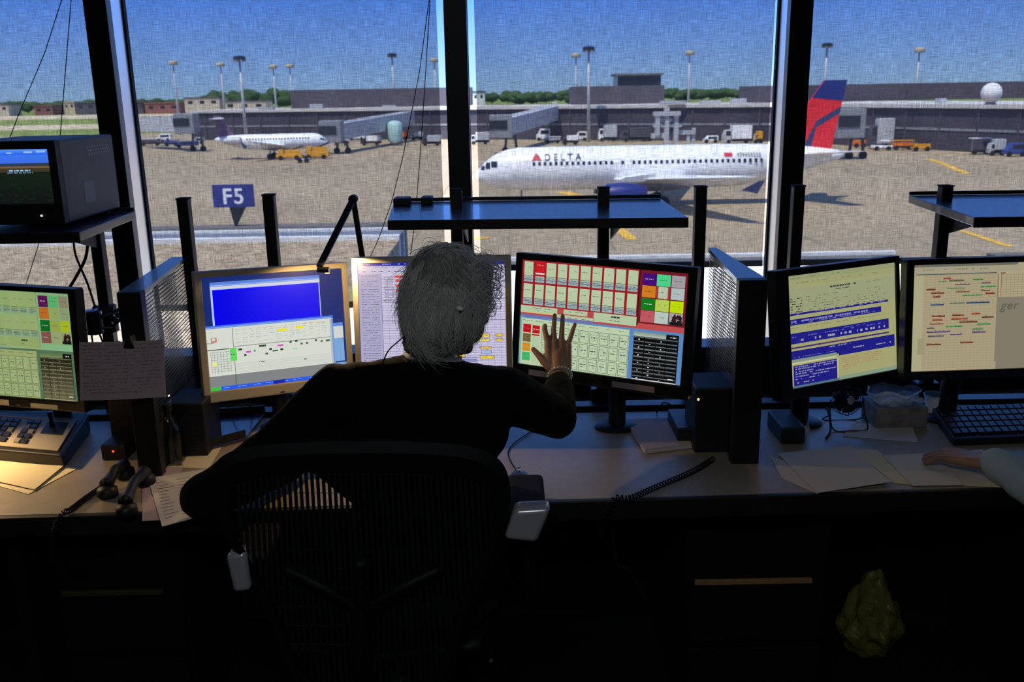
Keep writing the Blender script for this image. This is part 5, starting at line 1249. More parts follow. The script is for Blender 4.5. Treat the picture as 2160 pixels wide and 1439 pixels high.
# gravel roof and parapets of this building's lower wing
RZ = -2.6
def roof_pts(pts, z): return [atZ(x, y, z) for x, y in pts]
L0 = atZ(-400, 505, RZ + .3).y
def slab(x0, x1, y0, y1, z0, z1, name, m, lab=None): return MB().mm((x0, y0, z0), (x1, y1, z1)).build(name, m, kind='structure', label=lab)
slab(-40, -3.4, 3.9, 28.6, RZ - 6.7, RZ, 'roof_gravel', 'gravel', 'gravel covered lower roof outside the left windows')
slab(-3.38, 30, 3.9, 22.3, RZ - 6.7, RZ - .01, 'roof_deck', 'concrete', 'smooth lower roof outside the right windows')
slab(-40, -3.4, 28.62, 28.9, RZ - 6.7, RZ + .14, 'parapet_edge', 'linewhite')
slab(-40, -3.4, 28.92, 29.9, RZ - 6.7, RZ + .12, 'parapet_top', 'bluegrey')
slab(-40, -3.4, 29.92, 30.1, RZ - 6.7, RZ + .20, 'parapet_edge', 'linewhite')
slab(-40, -3.4, 30.12, 30.9, RZ - 6.7, RZ + .26, 'parapet_wall', 'coping')
slab(-3.38, 9.8, 22.32, 22.55, RZ - 6.7, RZ + .12, 'parapet_edge', 'linewhite')
slab(-3.38, 9.8, 22.57, 23.6, RZ - 6.7, RZ + .16, 'parapet_wall', 'coping')
slab(-3.38, 9.8, 23.62, 23.8, RZ - 6.7, RZ + .24, 'parapet_edge', 'linewhite')
slab(12.1, 30, 22.32, 22.55, RZ - 6.7, RZ + .12, 'parapet_edge', 'linewhite')
slab(12.1, 30, 22.57, 23.6, RZ - 6.7, RZ + .16, 'parapet_wall', 'coping')
# F5 sign
Ys = 30.5
a, b_, c, d = atY(446, 390, Ys), atY(533, 388, Ys), atY(533, 436, Ys), atY(446, 438, Ys)
sg = empty('gate_sign', ((a.x + b_.x) / 2, Ys, RZ + .26), 'blue gate sign reading F5 with a pointed foot', 'sign')
MB().prism([(a.x, Ys, d.z), (b_.x, Ys, d.z), (b_.x, Ys, a.z), (a.x, Ys, a.z)], (0, .08, 0)).build('board', 'signblue', sg, bevel=.01)
tp_ = atY(496, 466, Ys)
MB().prism([((a.x * .62 + b_.x * .38), Ys + .01, d.z - .002), (tp_.x - .03, Ys + .01, RZ + .262), (tp_.x + .03, Ys + .01, RZ + .262), ((a.x * .22 + b_.x * .78), Ys + .01, d.z - .002)], (0, .06, 0)).build('pointer', 'darkmetal', sg)
MB().text('F5', (a.z - d.z) * .96, Matrix.Translation(((a.x + b_.x) / 2, Ys - .01, d.z + (a.z - d.z) * .16)) @ Matrix.Rotation(R(90), 4, 'X'), .005, 'CENTER', 1.1, bold=.016).build('lettering', 'signwhite', sg)
# ------------------------------------------------------------------ terminal
F = [(-200, 2), (400, 0)]
fac = [atZ(404, 302, GZ), atZ(700, 296, GZ), atZ(1000, 292, GZ), atZ(1640, 302, GZ), atZ(2200, 326, GZ), atZ(2700, 360, GZ)]
fac[0] = atY(404, 240, 262); fac[1] = atY(700, 240, 250); fac[2] = atY(1000, 240, 238); fac[3] = atY(1640, 240, 204); fac[4] = atY(2200, 240, 150); fac[5] = atY(2700, 240, 120)
fac = [Vector((p.x, p.y, GZ)) for p in fac]
RT = [atY(404, 236, 262).z, atY(700, 230, 250).z, atY(1000, 219, 238).z, atY(1640, 218, 204).z, atY(2200, 223, 150).z, atY(2700, 228, 120).z]
rt = sum(RT[:5]) / 5
term = empty('terminal_building', tuple(fac[2]), 'long dark glazed airport terminal with a pale roof edge behind the airliner', 'building')
def wallseg(a, b, z0, z1, dep, name, m, par):
    n = Vector((-(b - a).y, (b - a).x, 0)).normalized()
    if n.y < 0: n = -n
    A = [Vector((p.x, p.y, z0)) for p in (a, b, b + n * dep, a + n * dep)]; B = [Vector((p.x, p.y, z1)) for p in A]
    return MB().hexa(A, B).build(name, m, par)
for i in range(5):
    a, b_ = fac[i], fac[i + 1]
    wallseg(a, b_, GZ, rt - .7, 26, 'concourse_wall', 'facade', term)
    n = Vector(((b_ - a).y, -(b_ - a).x, 0)).normalized(); n = n if n.y < 0 else -n
    wallseg(a + n * .6, b_ + n * .6, rt - .69, rt, 27, 'roof_edge', 'roofband', term)
    k = int((b_ - a).length / 7); mb = MB()
    for s in range(k):
        p = a.lerp(b_, (s + .5) / k) + n * .15; mb.box((p.x, p.y, (GZ + rt) / 2 - .5), (.35, .3, rt - GZ - 1.2))
    mb.build('facade_ribs', 'dgrey', term)
    mb = MB(); mb2 = wallseg(a + n * .12, b_ + n * .12, GZ + 3.4, GZ + 3.8, .1, 'floor_band', 'grey', term)
def upper(x0, x1, ytop, D, dz, name='upper_storey', m='upper'):
    a = atY(x0, ytop, D); b = atY(x1, ytop, D); return MB().mm((a.x, D, rt + .01), (b.x, D + 18, (a.z + b.z) / 2)).build(name, m, term)
upper(612, 992, 187, 262, 0); upper(1210, 1402, 181, 238, 0)
up_ = upper(1600, 2420, 174, 216, 0)
a = atY(1303, 160, 240); b_ = atY(1394, 181, 240); MB().mm((a.x, 240, b_.z - .1), (b_.x, 250, a.z)).build('roof_cabin', 'winddark', term)
MB().mm((a.x - .6, 239.4, a.z + .01), (b_.x + .6, 250.6, a.z + .5)).build('cabin_roof', 'coping', term)
a = atY(2105, 196, 150)
dm = empty('radar_dome', (a.x, 150, rt + .002), 'white ball shaped dome on the terminal roof at far right', 'dome')
MB().ell((a.x, 152, a.z), (1.55, 1.55, 1.55), seg=28, rings=18).build('ball', 'linewhite', dm, smooth=True)
MB().lathe([(.9, rt + .02), (.7, a.z - 1.4)], Matrix.Translation((a.x, 152, 0)), 16).build('stand', 'grey', dm)
for (x, y, w, h) in ((665, 200, 26, 10), (1420, 205, 50, 8), (1500, 203, 40, 7), (1560, 200, 30, 10), (1170, 212, 10, 6), (1990, 212, 14, 10), (560, 222, 30, 6), (820, 222, 26, 5)):
    D = 245 if x < 1300 else 212
    if x > 1900: D = 172
    p = atY(x, y, D); s = D / 1982
    MB().mm((p.x - w * s / 2, D, rt + .012), (p.x + w * s / 2, D + 2, rt + h * s)).build('roof_unit', 'lgrey', term)
# masts
def mast(x, yt, D, lab, head='dark'):
    p = atY(x, yt, D)
    e = empty('light_mast', (p.x, D, GZ), lab, 'light mast', 'tall apron light masts')
    MB().lathe([(.42, GZ + .001), (.22, p.z)], Matrix.Translation((p.x, D, 0)), 10).build('pole', 'lgrey', e, smooth=True)
    MB().lathe([(.5, p.z - .3), (1.35, p.z - .1), (1.35, p.z + .55), (.6, p.z + .8)], Matrix.Translation((p.x, D, 0)), 16).build('light_ring', 'winddark' if head == 'dark' else 'pale', e, smooth=50)
    for k in range(6):
        a = k * math.pi / 3; MB().box((p.x + 1.15 * math.cos(a), D + 1.15 * math.sin(a), p.z - .25), (.45, .45, .4)).build('floodlight', 'grey', e)
for x, y, D, lab, hd_ in ((365, 134, 300, 'pale light mast left of the dark headed mast above the regional jet', 'p'), (465, 137, 330, 'faint pale light mast just left of the dark headed mast above the regional jet', 'p'), (505, 125, 215, 'dark headed light mast above the regional jet', 'dark'), (576, 142, 330, 'left of two close pale light masts behind the terminal', 'p'), (611, 140, 330, 'right of two close pale light masts behind the terminal', 'p'),
                          (827, 118, 285, 'dark headed light mast above the teal topped tank', 'dark'), (916, 128, 320, 'pale light mast close to the left side of the center mullion', 'p'), (1215, 118, 300, 'pale headed light mast just left of the tallest central mast', 'p'), (1242, 105, 216, 'tall dark headed light mast behind the airliner fuselage', 'dark'),
                          (1455, 113, 300, 'pale headed light mast between the roof cabin and the right mullion', 'p'), (1745, 97, 245, 'dark headed light mast above the airliner tail', 'dark'), (1940, 107, 260, 'pale headed light mast right of the airliner tail', 'p')):
    mast(x, y, D, lab, hd_)
# trees
def tree(x, yt, D, w, lab, seed):
    p = atY(x, yt, D); hgt = p.z - GZ; s = D / 1982 * w / 2; rd = random.Random(seed)
    e = empty('tree', (p.x, D, GZ), lab, 'tree', 'dark green trees along the horizon')
    MB().tube([(p.x, D, GZ), (p.x, D, GZ + hgt * .4)], .5, 6).build('trunk', 'darkmetal', e)
    mb = MB()
    for k in range(6): mb.ell((p.x + rd.uniform(-.6, .6) * s, D + rd.uniform(-.4, .4) * s, GZ + hgt * (.35 + .33 * rd.random())), (s * rd.uniform(.45, .8), s * .6, hgt * rd.uniform(.26, .33)), seg=10, rings=7)
    mb.v = [v + noise.noise_vector(v * .35) * s * .12 for v in mb.v]
    mb.build('crown', 'leaf', e, smooth=True)
for i in range(58):
    x = -60 + i * 29 + random.uniform(-8, 8)
    base = 196 - (x - 1070) * .0178
    ht = random.uniform(2, 8) + (15 if 455 < x < 600 else 0) + (4 if 600 < x < 700 else 0)
    tree(x, base - ht + (3 if x < 420 else 0), 900 + (i % 4) * 60, random.uniform(36, 52), 'distant dark green tree in the row along the horizon', i)
# far buildings left
def house(x0, x1, yt, D, m, lab, rm='dgrey'):
    a = atY(x0, yt, D); b = atY(x1, yt, D); z = (a.z + b.z) / 2
    e = empty('distant_building', ((a.x + b.x) / 2, D, GZ), lab, 'building', 'low buildings at the far left')
    MB().mm((a.x, D, GZ), (b.x, D + 20, z - .8)).build('wall', m, e); MB().mm((a.x - .5, D - .5, z - .79), (b.x + .5, D + 20.5, z)).build('roof', rm, e)
    w = MB(); n = max(2, int((b.x - a.x) / 8))
    for k in range(n): w.mm((a.x + (b.x - a.x) * (k + .3) / n, D - .15, z - 4.5), (a.x + (b.x - a.x) * (k + .7) / n, D - .02, z - 2.5))
    w.build('window_row', 'winddark', e)
house(-20, 16, 219, 760, 'housewall', 'pale block at the extreme left edge'); house(70, 110, 222, 780, 'brick', 'reddish low building left of the tan roofed one', 'brick'); house(133, 156, 214, 770, 'pale', 'tan roofed building between the two bead chains', 'pale'); house(158, 200, 216, 760, 'dgrey', 'dark low building just left of the left mullion')
house(282, 300, 215, 750, 'dgrey', 'dark low building just right of the left mullion'); house(305, 378, 216, 740, 'brick', 'long red roofed building right of the left mullion', 'brick'); house(388, 462, 205, 700, 'housewall', 'pale flat roofed building beside the big trees'); house(470, 560, 212, 690, 'housewall', 'wide pale low building under the big trees')
house(996, 1022, 192, 640, 'linewhite', 'white building just right of the center mullion')
# jet bridges
def bridge(a0, a1, D0, D1, w, h, lab, cab=True):
    a = atY(*a0, D0); b = atY(*a1, D1)
    e = empty('jet_bridge', (a.x, D0, GZ), lab, 'jet bridge', 'grey jet bridges along the terminal')
    d = (b - a).normalized(); n = Vector((-d.y, d.x, 0)).normalized() * w / 2; u = Vector((0, 0, h / 2))
    MB().hexa([a - n - u, a + n - u, a + n + u, a - n + u], [b - n - u, b + n - u, b + n + u, b - n + u]).build('tunnel', 'lgrey', e)
    rb = MB(); L = (b - a).length
    for k in range(int(L / 2.2)):
        p = a.lerp(b, (k + .5) * 2.2 / L); rb.box((p.x, p.y, p.z), (.15, w + .3, h + .2))
    rb.build('tunnel_ribs', 'grey', e)
    MB().mm((a.x - w * .8, D0 - w * .8, a.z - h * .6), (a.x + w * .6, D0 + w * .6, a.z + h * .7)).build('cab', 'grey', e, bevel=.1)
    MB().mm((a.x - w * .81, D0 - w * .85, a.z - h * .1), (a.x + w * .3, D0 - w * .805, a.z + h * .4)).build('cab_window', 'winddark', e)
    for s in (-1, 1): MB().tube([(a.x + s * 1.1 + 1.5, D0, GZ + .6), (a.x + s * .8 + 1.5, D0, a.z - h * .5)], .25, 8).build('lift_column', 'dgrey', e)
    for s in (-1, 1): MB().lathe([(.6, -.25), (.6, .25)], Matrix.Translation((a.x + s * 1.1 + 1.5, D0, GZ + .605)) @ Matrix.Rotation(R(90), 4, 'X'), 16).build('wheel', 'tyre', e)
bridge((398, 262), (300, 262), 205, 225, 3, 3.2, 'jet bridge just right of the left mullion behind parked carts')
bridge((704, 279), (862, 249), 188, 238, 3, 3.2, 'long sloping jet bridge at the nose of the regional jet')
bridge((1060, 268), (1166, 238), 180, 228, 3, 3.2, 'sloping jet bridge above the airliner nose')
bridge((1790, 262), (1705, 252), 150, 168, 3, 3.4, 'jet bridge right of the airliner tail')
# tower-like service frame
fx = atY(1405, 262, 196)
sf = empty('service_gantry', (fx.x, 196, GZ), 'white stepped service gantry above the middle of the airliner', 'gantry')
for i, (x0, x1, y0, y1) in enumerate(((1380, 1436, 236, 244), (1384, 1392, 244, 286), (1404, 1412, 226, 290), (1424, 1432, 240, 290), (1380, 1440, 262, 268), (1396, 1420, 250, 258), (1376, 1404, 282, 292), (1428, 1470, 276, 284), (1452, 1458, 284, 298), (1464, 1470, 270, 298))):
    a = atY(x0, y0, 196); b = atY(x1, y1, 196); z1 = b.z if i not in (2, 3, 8, 9) else GZ
    MB().mm((a.x, 196 + .2 * i, z1), (b.x, 198, a.z)).build('frame_member', 'lgrey', sf)
# ground vehicles
def vehicle(x, yb, wpx, hpx, kind, col, lab, col2='white'):
    g = atZ(x, yb, GZ); D = g.y; W = 2.2
    for (a, b) in zip(fac, fac[1:]):
        r_ = atY(x, yb, 100); tt = 0
        den = (b.x - a.x) * r_.y - (b.y - a.y) * r_.x
        k = (a.y * (b.x - a.x) - a.x * (b.y - a.y)) / den
        if a.x - .1 <= r_.x * k <= b.x + .1: D = min(D, r_.y * k - 5)
    top = atY(x, yb - hpx, D).z; s = D / 1982; L = wpx * s; H = max(top - GZ, 1.5); W = min(2.4, max(1.4, L * .4)); X = atY(x, yb, D).x
    e = empty({'van': 'service_van', 'truck': 'catering_truck', 'tug': 'baggage_tug', 'cart': 'baggage_cart', 'tank': 'fuel_tanker', 'loader': 'belt_loader'}[kind], (X, D, GZ), lab, 'vehicle', 'airport service vehicles on the apron')
    z = GZ + .45; x0, x1 = X - L / 2, X + L / 2; y0, y1 = D, D + W; wr = .42
    if kind in ('van',):
        MB().prism([(x0, y0, z), (x1, y0, z), (x1, y0, GZ + H), (x0 + L * .28, y0, GZ + H), (x0 + L * .12, y0, GZ + H * .6), (x0, y0, GZ + H * .52)], (0, W, 0)).build('body', col, e, bevel=.06)
        MB().mm((x0 + L * .3, y0 - .03, GZ + H * .58), (x1 - L * .1, y0 - .005, GZ + H * .88)).build('side_window', 'winddark', e)
    elif kind == 'truck':
        MB().mm((x0 + L * .3, y0, z + .5), (x1, y1, GZ + H)).build('cargo_box', col, e, bevel=.05)
        MB().prism([(x0, y0, z), (x0 + L * .27, y0, z), (x0 + L * .27, y0, GZ + H * .78), (x0 + L * .08, y0, GZ + H * .75), (x0, y0, GZ + H * .45)], (0, W, 0)).build('cab', col2, e, bevel=.05)
        MB().mm((x0 + L * .08, y0 - .03, GZ + H * .45), (x0 + L * .24, y0 - .005, GZ + H * .7)).build('cab_window', 'winddark', e)
        MB().mm((x0 + L * .27, y0 + .2, z), (x1, y1 - .2, z + .45)).build('chassis', 'darkmetal', e)
    elif kind == 'tug':
        MB().mm((x0, y0, z), (x1, y1, GZ + H * .5)).build('body', col, e, bevel=.08)
        MB().mm((x0 + L * .45, y0 + .1, GZ + H * .9), (x0 + L * .85, y1 - .1, GZ + H)).build('canopy', col, e)
        for q in (.46, .83):
            MB().mm((x0 + L * q, y0 + .12, GZ + H * .5), (x0 + L * q + .08, y0 + .2, GZ + H * .9)).build('canopy_post', 'darkmetal', e)
        MB().mm((x0 + L * .5, y0 + .3, GZ + H * .5), (x0 + L * .8, y1 - .3, GZ + H * .68)).build('seat', 'tyre', e)
    elif kind == 'cart':
        MB().mm((x0, y0, z), (x1, y1, z + .18)).build('bed', 'darkmetal', e)
        MB().mm((x0, y0, GZ + H - .12), (x1, y1, GZ + H)).build('roof', col, e)
        MB().mm((x0 + .1, y0 + .1, z + .19), (x1 - .1, y1 - .1, GZ + H * .8)).build('load', col2, e, bevel=.1)
        for q in (x0, x1 - .1): MB().mm((q, y0, z + .18), (q + .1, y0 + .1, GZ + H - .12)).build('post', 'grey', e)
    elif kind == 'tank':
        MB().lathe([(H * .1, -L * .33), (H * .30, -L * .30), (H * .30, L * .32), (H * .1, L * .35)], Matrix.Translation((X + L * .14, D + W / 2, GZ + H * .62)) @ Matrix.Rotation(R(90), 4, 'Y'), 20).build('tank', col, e, smooth=50)
        MB().mm((x0, y0, z), (x0 + L * .24, y1, GZ + H * .9)).build('cab', col2, e, bevel=.08); MB().mm((x0 + L * .04, y0 - .03, GZ + H * .5), (x0 + L * .2, y0 - .005, GZ + H * .8)).build('cab_window', 'winddark', e)
        MB().mm((x0, y0 + .2, z), (x1, y1 - .2, z + .35)).build('chassis', 'darkmetal', e)
    else:
        MB().mm((x0, y0, z), (x1, y1, GZ + H * .42)).build('body', col, e, bevel=.06)
        MB().mm((x0 + L * .35, y0 + .1, GZ + H * .425), (x1 - L * .05, y0 + .28, GZ + H * .72)).build('side_rail', col, e)
        MB().prism([(x0, y0 + .3, GZ + H * .43), (x0 + .4, y0 + .3, GZ + H * .43), (x1, y0 + .3, GZ + H * .9), (x1, y0 + .3, GZ + H)], (0, W - .6, 0)).build('conveyor', 'darkmetal', e)
        MB().mm((x0 + L * .6, y0 + .05, GZ + H * .43), (x0 + L * .64, y0 + .15, GZ + H * .8)).build('support', col, e); MB().mm((x0 + L * .1, y0, GZ + H * .43), (x0 + L * .3, y0 + .8, GZ + H * .75)).build('cab', col, e)
    for q in (.18, .80): MB().lathe([(wr, -.15), (wr, .15)], Matrix.Translation((x0 + L * q, y0 + .12, GZ + wr + .001)) @ Matrix.Rotation(R(90), 4, 'X'), 14).build('wheel', 'tyre', e)
VL = [(318, 308, 46, 16, 'cart', 'lgrey', 'row of grey covered carts just right of the left mullion', 'dgrey'), (362, 309, 30, 14, 'cart', 'bluepaint', 'blue covered cart beside the grey carts', 'bluepaint'), (392, 312, 44, 14, 'van', 'bluepaint', 'blue van left of the regional jet'), (345, 298, 30, 15, 'van', 'white', 'white van behind the grey carts'), (418, 304, 22, 14, 'van', 'lgrey', 'pale van left of the regional jet tail'),
      (610, 338, 54, 30, 'loader', 'gseyellow', 'yellow belt loader under the middle of the regional jet'), (668, 336, 50, 36, 'loader', 'gseyellow', 'yellow belt loader at the nose of the regional jet'), (640, 344, 22, 12, 'tug', 'lgrey', 'small pale tug between the two yellow loaders'), (720, 307, 30, 18, 'truck', 'white', 'white box truck right of the regional jet nose'), (782, 307, 42, 20, 'truck', 'white', 'larger white box truck left of the teal tank', 'dgrey'), (752, 287, 34, 12, 'van', 'white', 'white van under the long sloping jet bridge'),
      (846, 297, 28, 18, 'truck', 'orange', 'orange truck beside the teal topped tank', 'white'), (880, 296, 24, 18, 'truck', 'lgrey', 'pale truck right of the orange truck'), (910, 308, 40, 22, 'truck', 'lgrey', 'stack of pale carts close to the center mullion', 'dgrey'), (1012, 305, 40, 26, 'truck', 'lgrey', 'pale truck just right of the center mullion', 'lgrey'), (1146, 286, 28, 14, 'van', 'white', 'white van behind the sloping jet bridge cab'), (1166, 303, 34, 14, 'cart', 'white', 'white cart above the airliner nose', 'lgrey'), (1203, 306, 34, 20, 'truck', 'white', 'white box truck above the airline lettering', 'dgrey'), (1226, 290, 24, 12, 'van', 'white', 'white van at the foot of the tall central mast'),
      (1282, 288, 38, 24, 'truck', 'lgrey', 'grey truck right of the tall central mast'), (1340, 296, 60, 26, 'truck', 'dgrey', 'dark grey truck above the airliner wing', 'dgrey'), (1500, 302, 30, 12, 'van', 'white', 'white van between the gantry and the hoisted white truck'), (1556, 303, 58, 38, 'truck', 'white', 'tall white catering truck left of the right mullion', 'lgrey'), (1600, 303, 16, 26, 'truck', 'gseyellow', 'narrow tan truck at the right mullion', 'pale'),
      (1860, 300, 48, 50, 'truck', 'lgrey', 'tall pale truck in front of the right terminal wall', 'dgrey'), (1862, 318, 40, 22, 'tug', 'white', 'white tug left of the yellow carts'), (1905, 316, 44, 20, 'cart', 'gseyellow', 'left yellow cart right of the airliner tail', 'orange'), (1945, 315, 38, 18, 'loader', 'gseyellow', 'right yellow loader beyond the airliner tail'), (1815, 300, 24, 20, 'tug', 'orange', 'orange tug left of the tall pale truck'),
      (2070, 313, 40, 22, 'cart', 'white', 'white roofed cart near the right edge', 'dgrey'), (2105, 318, 32, 24, 'truck', 'lgrey', 'pale truck near the right edge', 'lgrey'), (2145, 322, 46, 20, 'van', 'bluepaint', 'blue van at the right edge')]
for v_ in VL: vehicle(*v_)
a = atY(832, 255, 216)
tk = empty('storage_tank', (a.x, 216, GZ), 'pale teal domed tank near the orange truck', 'tank')
MB().lathe([(1.6, GZ + .9), (1.7, GZ + 1.2), (1.7, a.z - .9), (1.4, a.z - .3), (.7, a.z), (.2, a.z + .1)], Matrix.Translation((a.x, 216, 0)), 24).build('shell', 'teal', tk, smooth=60)
for i in range(4): q = i * math.pi / 2 + .7; MB().tube([(a.x + 1.3 * math.cos(q), 216 + 1.3 * math.sin(q), GZ), (a.x + 1.3 * math.cos(q), 216 + 1.3 * math.sin(q), GZ + .95)], .15, 6).build('leg', 'grey', tk)
# ------------------------------------------------------------------ aircraft
def aircraft(T, L, Rf, lab, cat, tail, tailcol, name='airliner', finh=5.9, delta=False, rear_eng=False):
    # local: nose at x=0 pointing -X, fuselage axis z=0
    e = empty(name, tuple(T @ Vector((L * .45, 0, -1.72 - Rf))), lab, cat)
    prof = [(0, .02, -.28), (.004, .16, -.27), (.012, .32, -.24), (.025, .50, -.20), (.045, .70, -.12), (.065, .84, -.06), (.09, .94, -.02), (.12, 1, 0), (.66, 1, 0), (.72, .97, .03), (.78, .87, .10), (.84, .72, .20), (.90, .53, .31), (.95, .36, .38), (.985, .22, .42), (1, .10, .43)]
    seg = 36; vs = []; fs = []
    for t, r, zo in prof:
        for k in range(seg):
            a = 2 * math.pi * k / seg; vs.append(Vector((t * L, r * Rf * math.sin(a), zo * Rf + r * Rf * math.cos(a) * 1.03)))
    for i in range(len(prof) - 1):
        for k in range(seg): fs.append((i * seg + k, i * seg + (k + 1) % seg, (i + 1) * seg + (k + 1) % seg, (i + 1) * seg + k))
    fs += [tuple(range(seg)), tuple(range((len(prof) - 1) * seg, len(prof) * seg))]
    MB().add(vs, fs, T).build('fuselage', 'white', e, smooth=True)
    def side(x, z, w, h, nm, m, par=e, yside=-1):
        # curved patch hugging the near side
        def sf(u, v):
            zz = z + h * v; rr = Rf * 1.0; yy = math.sqrt(max(.01, rr * rr - (zz / 1.03) ** 2)); return T @ Vector((x + w * u, yside * (yy + .012), zz))
        return sf
    mb = MB(); pit = .56; n = int(L * .66 / pit)
    for i in range(n):
        x = L * .155 + i * L * .62 / n
        if delta and i in (15, 17): continue
        sf = side(x, .42, .26, .34, '', ''); mb.grid(sf, 1, 2)
        if i < n - 2:
            sf = side(x, .42, .26, .34, '', '', yside=1); mb.grid(sf, 1, 2)
    mb.build('cabin_windows', 'winddark', e)
    ck = MB()
    for (t0, t1, z0, z1) in ((.016, .027, .0, .20), (.029, .042, .06, .36), (.044, .061, .14, .42)):
        def rr(t):
            for (a0, r0, o0), (a1, r1, o1) in zip(prof, prof[1:]):
                if a0 <= t <= a1: q = (t - a0) / (a1 - a0); return (r0 + (r1 - r0) * q) * Rf, (o0 + (o1 - o0) * q) * Rf
        def cf(u, v, ys=-1):
            t = t0 + (t1 - t0) * u; r, o = rr(t); z = (z0 + (z1 - z0) * v) * Rf + .0; cz = max(-.98, min(.98, (z - o) / (r * 1.03))); return T @ Vector((t * L, ys * (r * math.sqrt(1 - cz * cz) + .015), z))
        ck.grid(cf, 3, 3); ck.grid(lambda u, v: cf(u, v, 1), 3, 3)
    ck.build('cockpit_window', 'winddark', e)
    # wings
    for s in (-1, 1):
        r0, tip = L * .40, L * .40 + L * .215
        def wing(x0, c0, z0, th0, x1, c1, z1, th1, y0, y1, nm, m, par=e):
            def sec(x, c, y, z, th): return [(x, y, z), (x + c * .3, y, z + th * .6), (x + c, y, z + th * .05), (x + c * .3, y, z - th * .4)]
            a, b = sec(x0, c0, y0, z0, th0), sec(x1, c1, y1, z1, th1)
            return MB().add(a + b, [(3, 2, 1, 0), (4, 5, 6, 7), (0, 1, 5, 4), (1, 2, 6, 5), (2, 3, 7, 6), (3, 0, 4, 7)], T).build(nm, m, par, bevel=.02)
        w_ = wing(r0 - L * .04, L * .19, -Rf * .55, .75, tip, L * .042, -Rf * .55 + 1.35, .22, s * Rf * .6, s * L * .44, 'wing', 'white')
        q = T @ Vector((0, 0, 0))
        MB().prism([(tip + .1, s * L * .441, -Rf * .55 + .3), (tip + L * .040, s * L * .441, -Rf * .55 + .0), (tip + L * .056, s * L * .441, -Rf * .55 + 1.05), (tip + L * .044, s * L * .441, -Rf * .55 + 1.05)], (0, s * .06, 0), T).build('wingtip_fence', 'winglet', w_)
        if not rear_eng:
            ex, ey, ez = L * .335, s * L * .155, -Rf * .55 - 1.0
            en = MB().lathe([(.55, 0), (1.02, .12), (1.15, 1.2), (1.08, 2.6), (.78, 3.9), (.62, 4.0)], T @ Matrix.Translation((ex, ey, ez)) @ Matrix.Rotation(R(90), 4, 'Y'), 24).build('engine', 'navy', e, smooth=50)
            MB().lathe([(1.0, .11), (1.06, -.02), (1.0, -.03), (.9, .1)], T @ Matrix.Translation((ex, ey, ez)) @ Matrix.Rotation(R(90), 4, 'Y'), 24).build('intake_ring', 'chrome', en, smooth=50)
            MB().prism([(ex + .8, ey - .12, ez + 1.1), (ex + 4.6, ey - .12, ez + 1.25), (ex + 4.8, ey - .12, ez + 1.9), (ex + 2.0, ey - .12, ez + 1.6)], (0, .24, 0), T).build('pylon', 'lgrey', en)
        else:
            MB().lathe([(.45, 0), (.72, .2), (.78, 1.4), (.5, 3.1)], T @ Matrix.Translation((L * .74, s * (Rf + .75), .35)) @ Matrix.Rotation(R(90), 4, 'Y'), 20).build('engine', 'lgrey', e, smooth=50)
        zs = (.45 * Rf if not rear_eng else finh + .9)
        wing(L * .86 if not rear_eng else L * .90, L * .10, zs, .35, L * .955, L * .045, zs + (.6 if not rear_eng else 0), .12, s * .3, s * L * .165, 'tailplane', 'white')
        # main gear
        g = MB().tube([T @ Vector((L * .50, s * 1.9, -Rf * .8)), T @ Vector((L * .505, s * 1.95, -Rf - 1.2))], .14, 8).build('landing_gear', 'grey', e)
        for k in (-.3, .3): MB().lathe([(.52, -.18), (.52, .18)], T @ Matrix.Translation((L * .505, s * 1.95 + k, -Rf - 1.72 + .53)) @ Matrix.Rotation(R(90), 4, 'X'), 18).build('wheel', 'tyre', g)
    g = MB().tube([T @ Vector((L * .125, 0, -Rf * .9)), T @ Vector((L * .125, 0, -Rf - 1.3))], .10, 8).build('landing_gear', 'grey', e)
    for k in (-.2, .2): MB().lathe([(.38, -.12), (.38, .12)], T @ Matrix.Translation((L * .125, k, -Rf - 1.72 + .39)) @ Matrix.Rotation(R(90), 4, 'X'), 16).build('wheel', 'tyre', g)
    # belly fairing
    MB().ell((0, 0, 0), (L * .16, Rf * .72, Rf * .42), T @ Matrix.Translation((L * .46, 0, -Rf * .78)), seg=28, rings=14).build('belly_fairing', 'bellygrey', e, smooth=True)
    # fin
    f0 = [Vector((L * .815, -.16, Rf * .85)), Vector((L * .965, -.16, Rf * .72)), Vector((L * .995 , -.10, Rf + finh)), Vector((L * .935, -.10, Rf + finh))]
    fin = MB().prism(f0, (0, .30, 0), T).build('tail_fin', tailcol, e, bevel=.04)
    def fp(u, v): # u along chord 0..1, v height 0..1
        p0 = f0[0].lerp(f0[3], v); p1 = f0[1].lerp(f0[2], v); return p0.lerp(p1, u)
    def fpoly(pts, nm, m):
        for off, dy in ((-.022, .02), (.32, .02)): MB().prism([fp(u, v) + Vector((0, off, 0)) for u, v in pts], (0, dy, 0), T).build(nm, m, fin)
    if delta:
        fpoly([(0, .74), (1, .70), (1, 1), (0, 1)], 'fin_top_band', 'navy')
        fpoly([(.02, .50), (.5, .28), (.62, .40), (1, .56), (1, .66), (.55, .50), (.48, .42), (.02, .58)][:0] or [(.55, .30), (1, .52), (1, .62), (.50, .40)], 'fin_stripe', 'winglet')
        fpoly([(.50, .40), (.55, .30), (.62, .0), (.48, .0)], 'fin_stripe', 'winglet')
        fpoly([(0, .0), (.09, .0), (.05, .18), (0, .2)], 'fin_stripe', 'bluepaint')
        # lettering
        yy = -(Rf * .86 + .04)
        def letter(txt, size, x, z, m, nm, sp=1.0):
            MB().text(txt, size, T, 0, space=sp, bold=.012, fn=lambda v: Vector((x + v.x, -math.sqrt(Rf * Rf - ((z + v.y) / 1.03) ** 2) - .09, z + v.y))).build(nm, m, e)
        letter('DELTA', .84, L * .186, .92, 'winglet', 'lettering', 1.62)
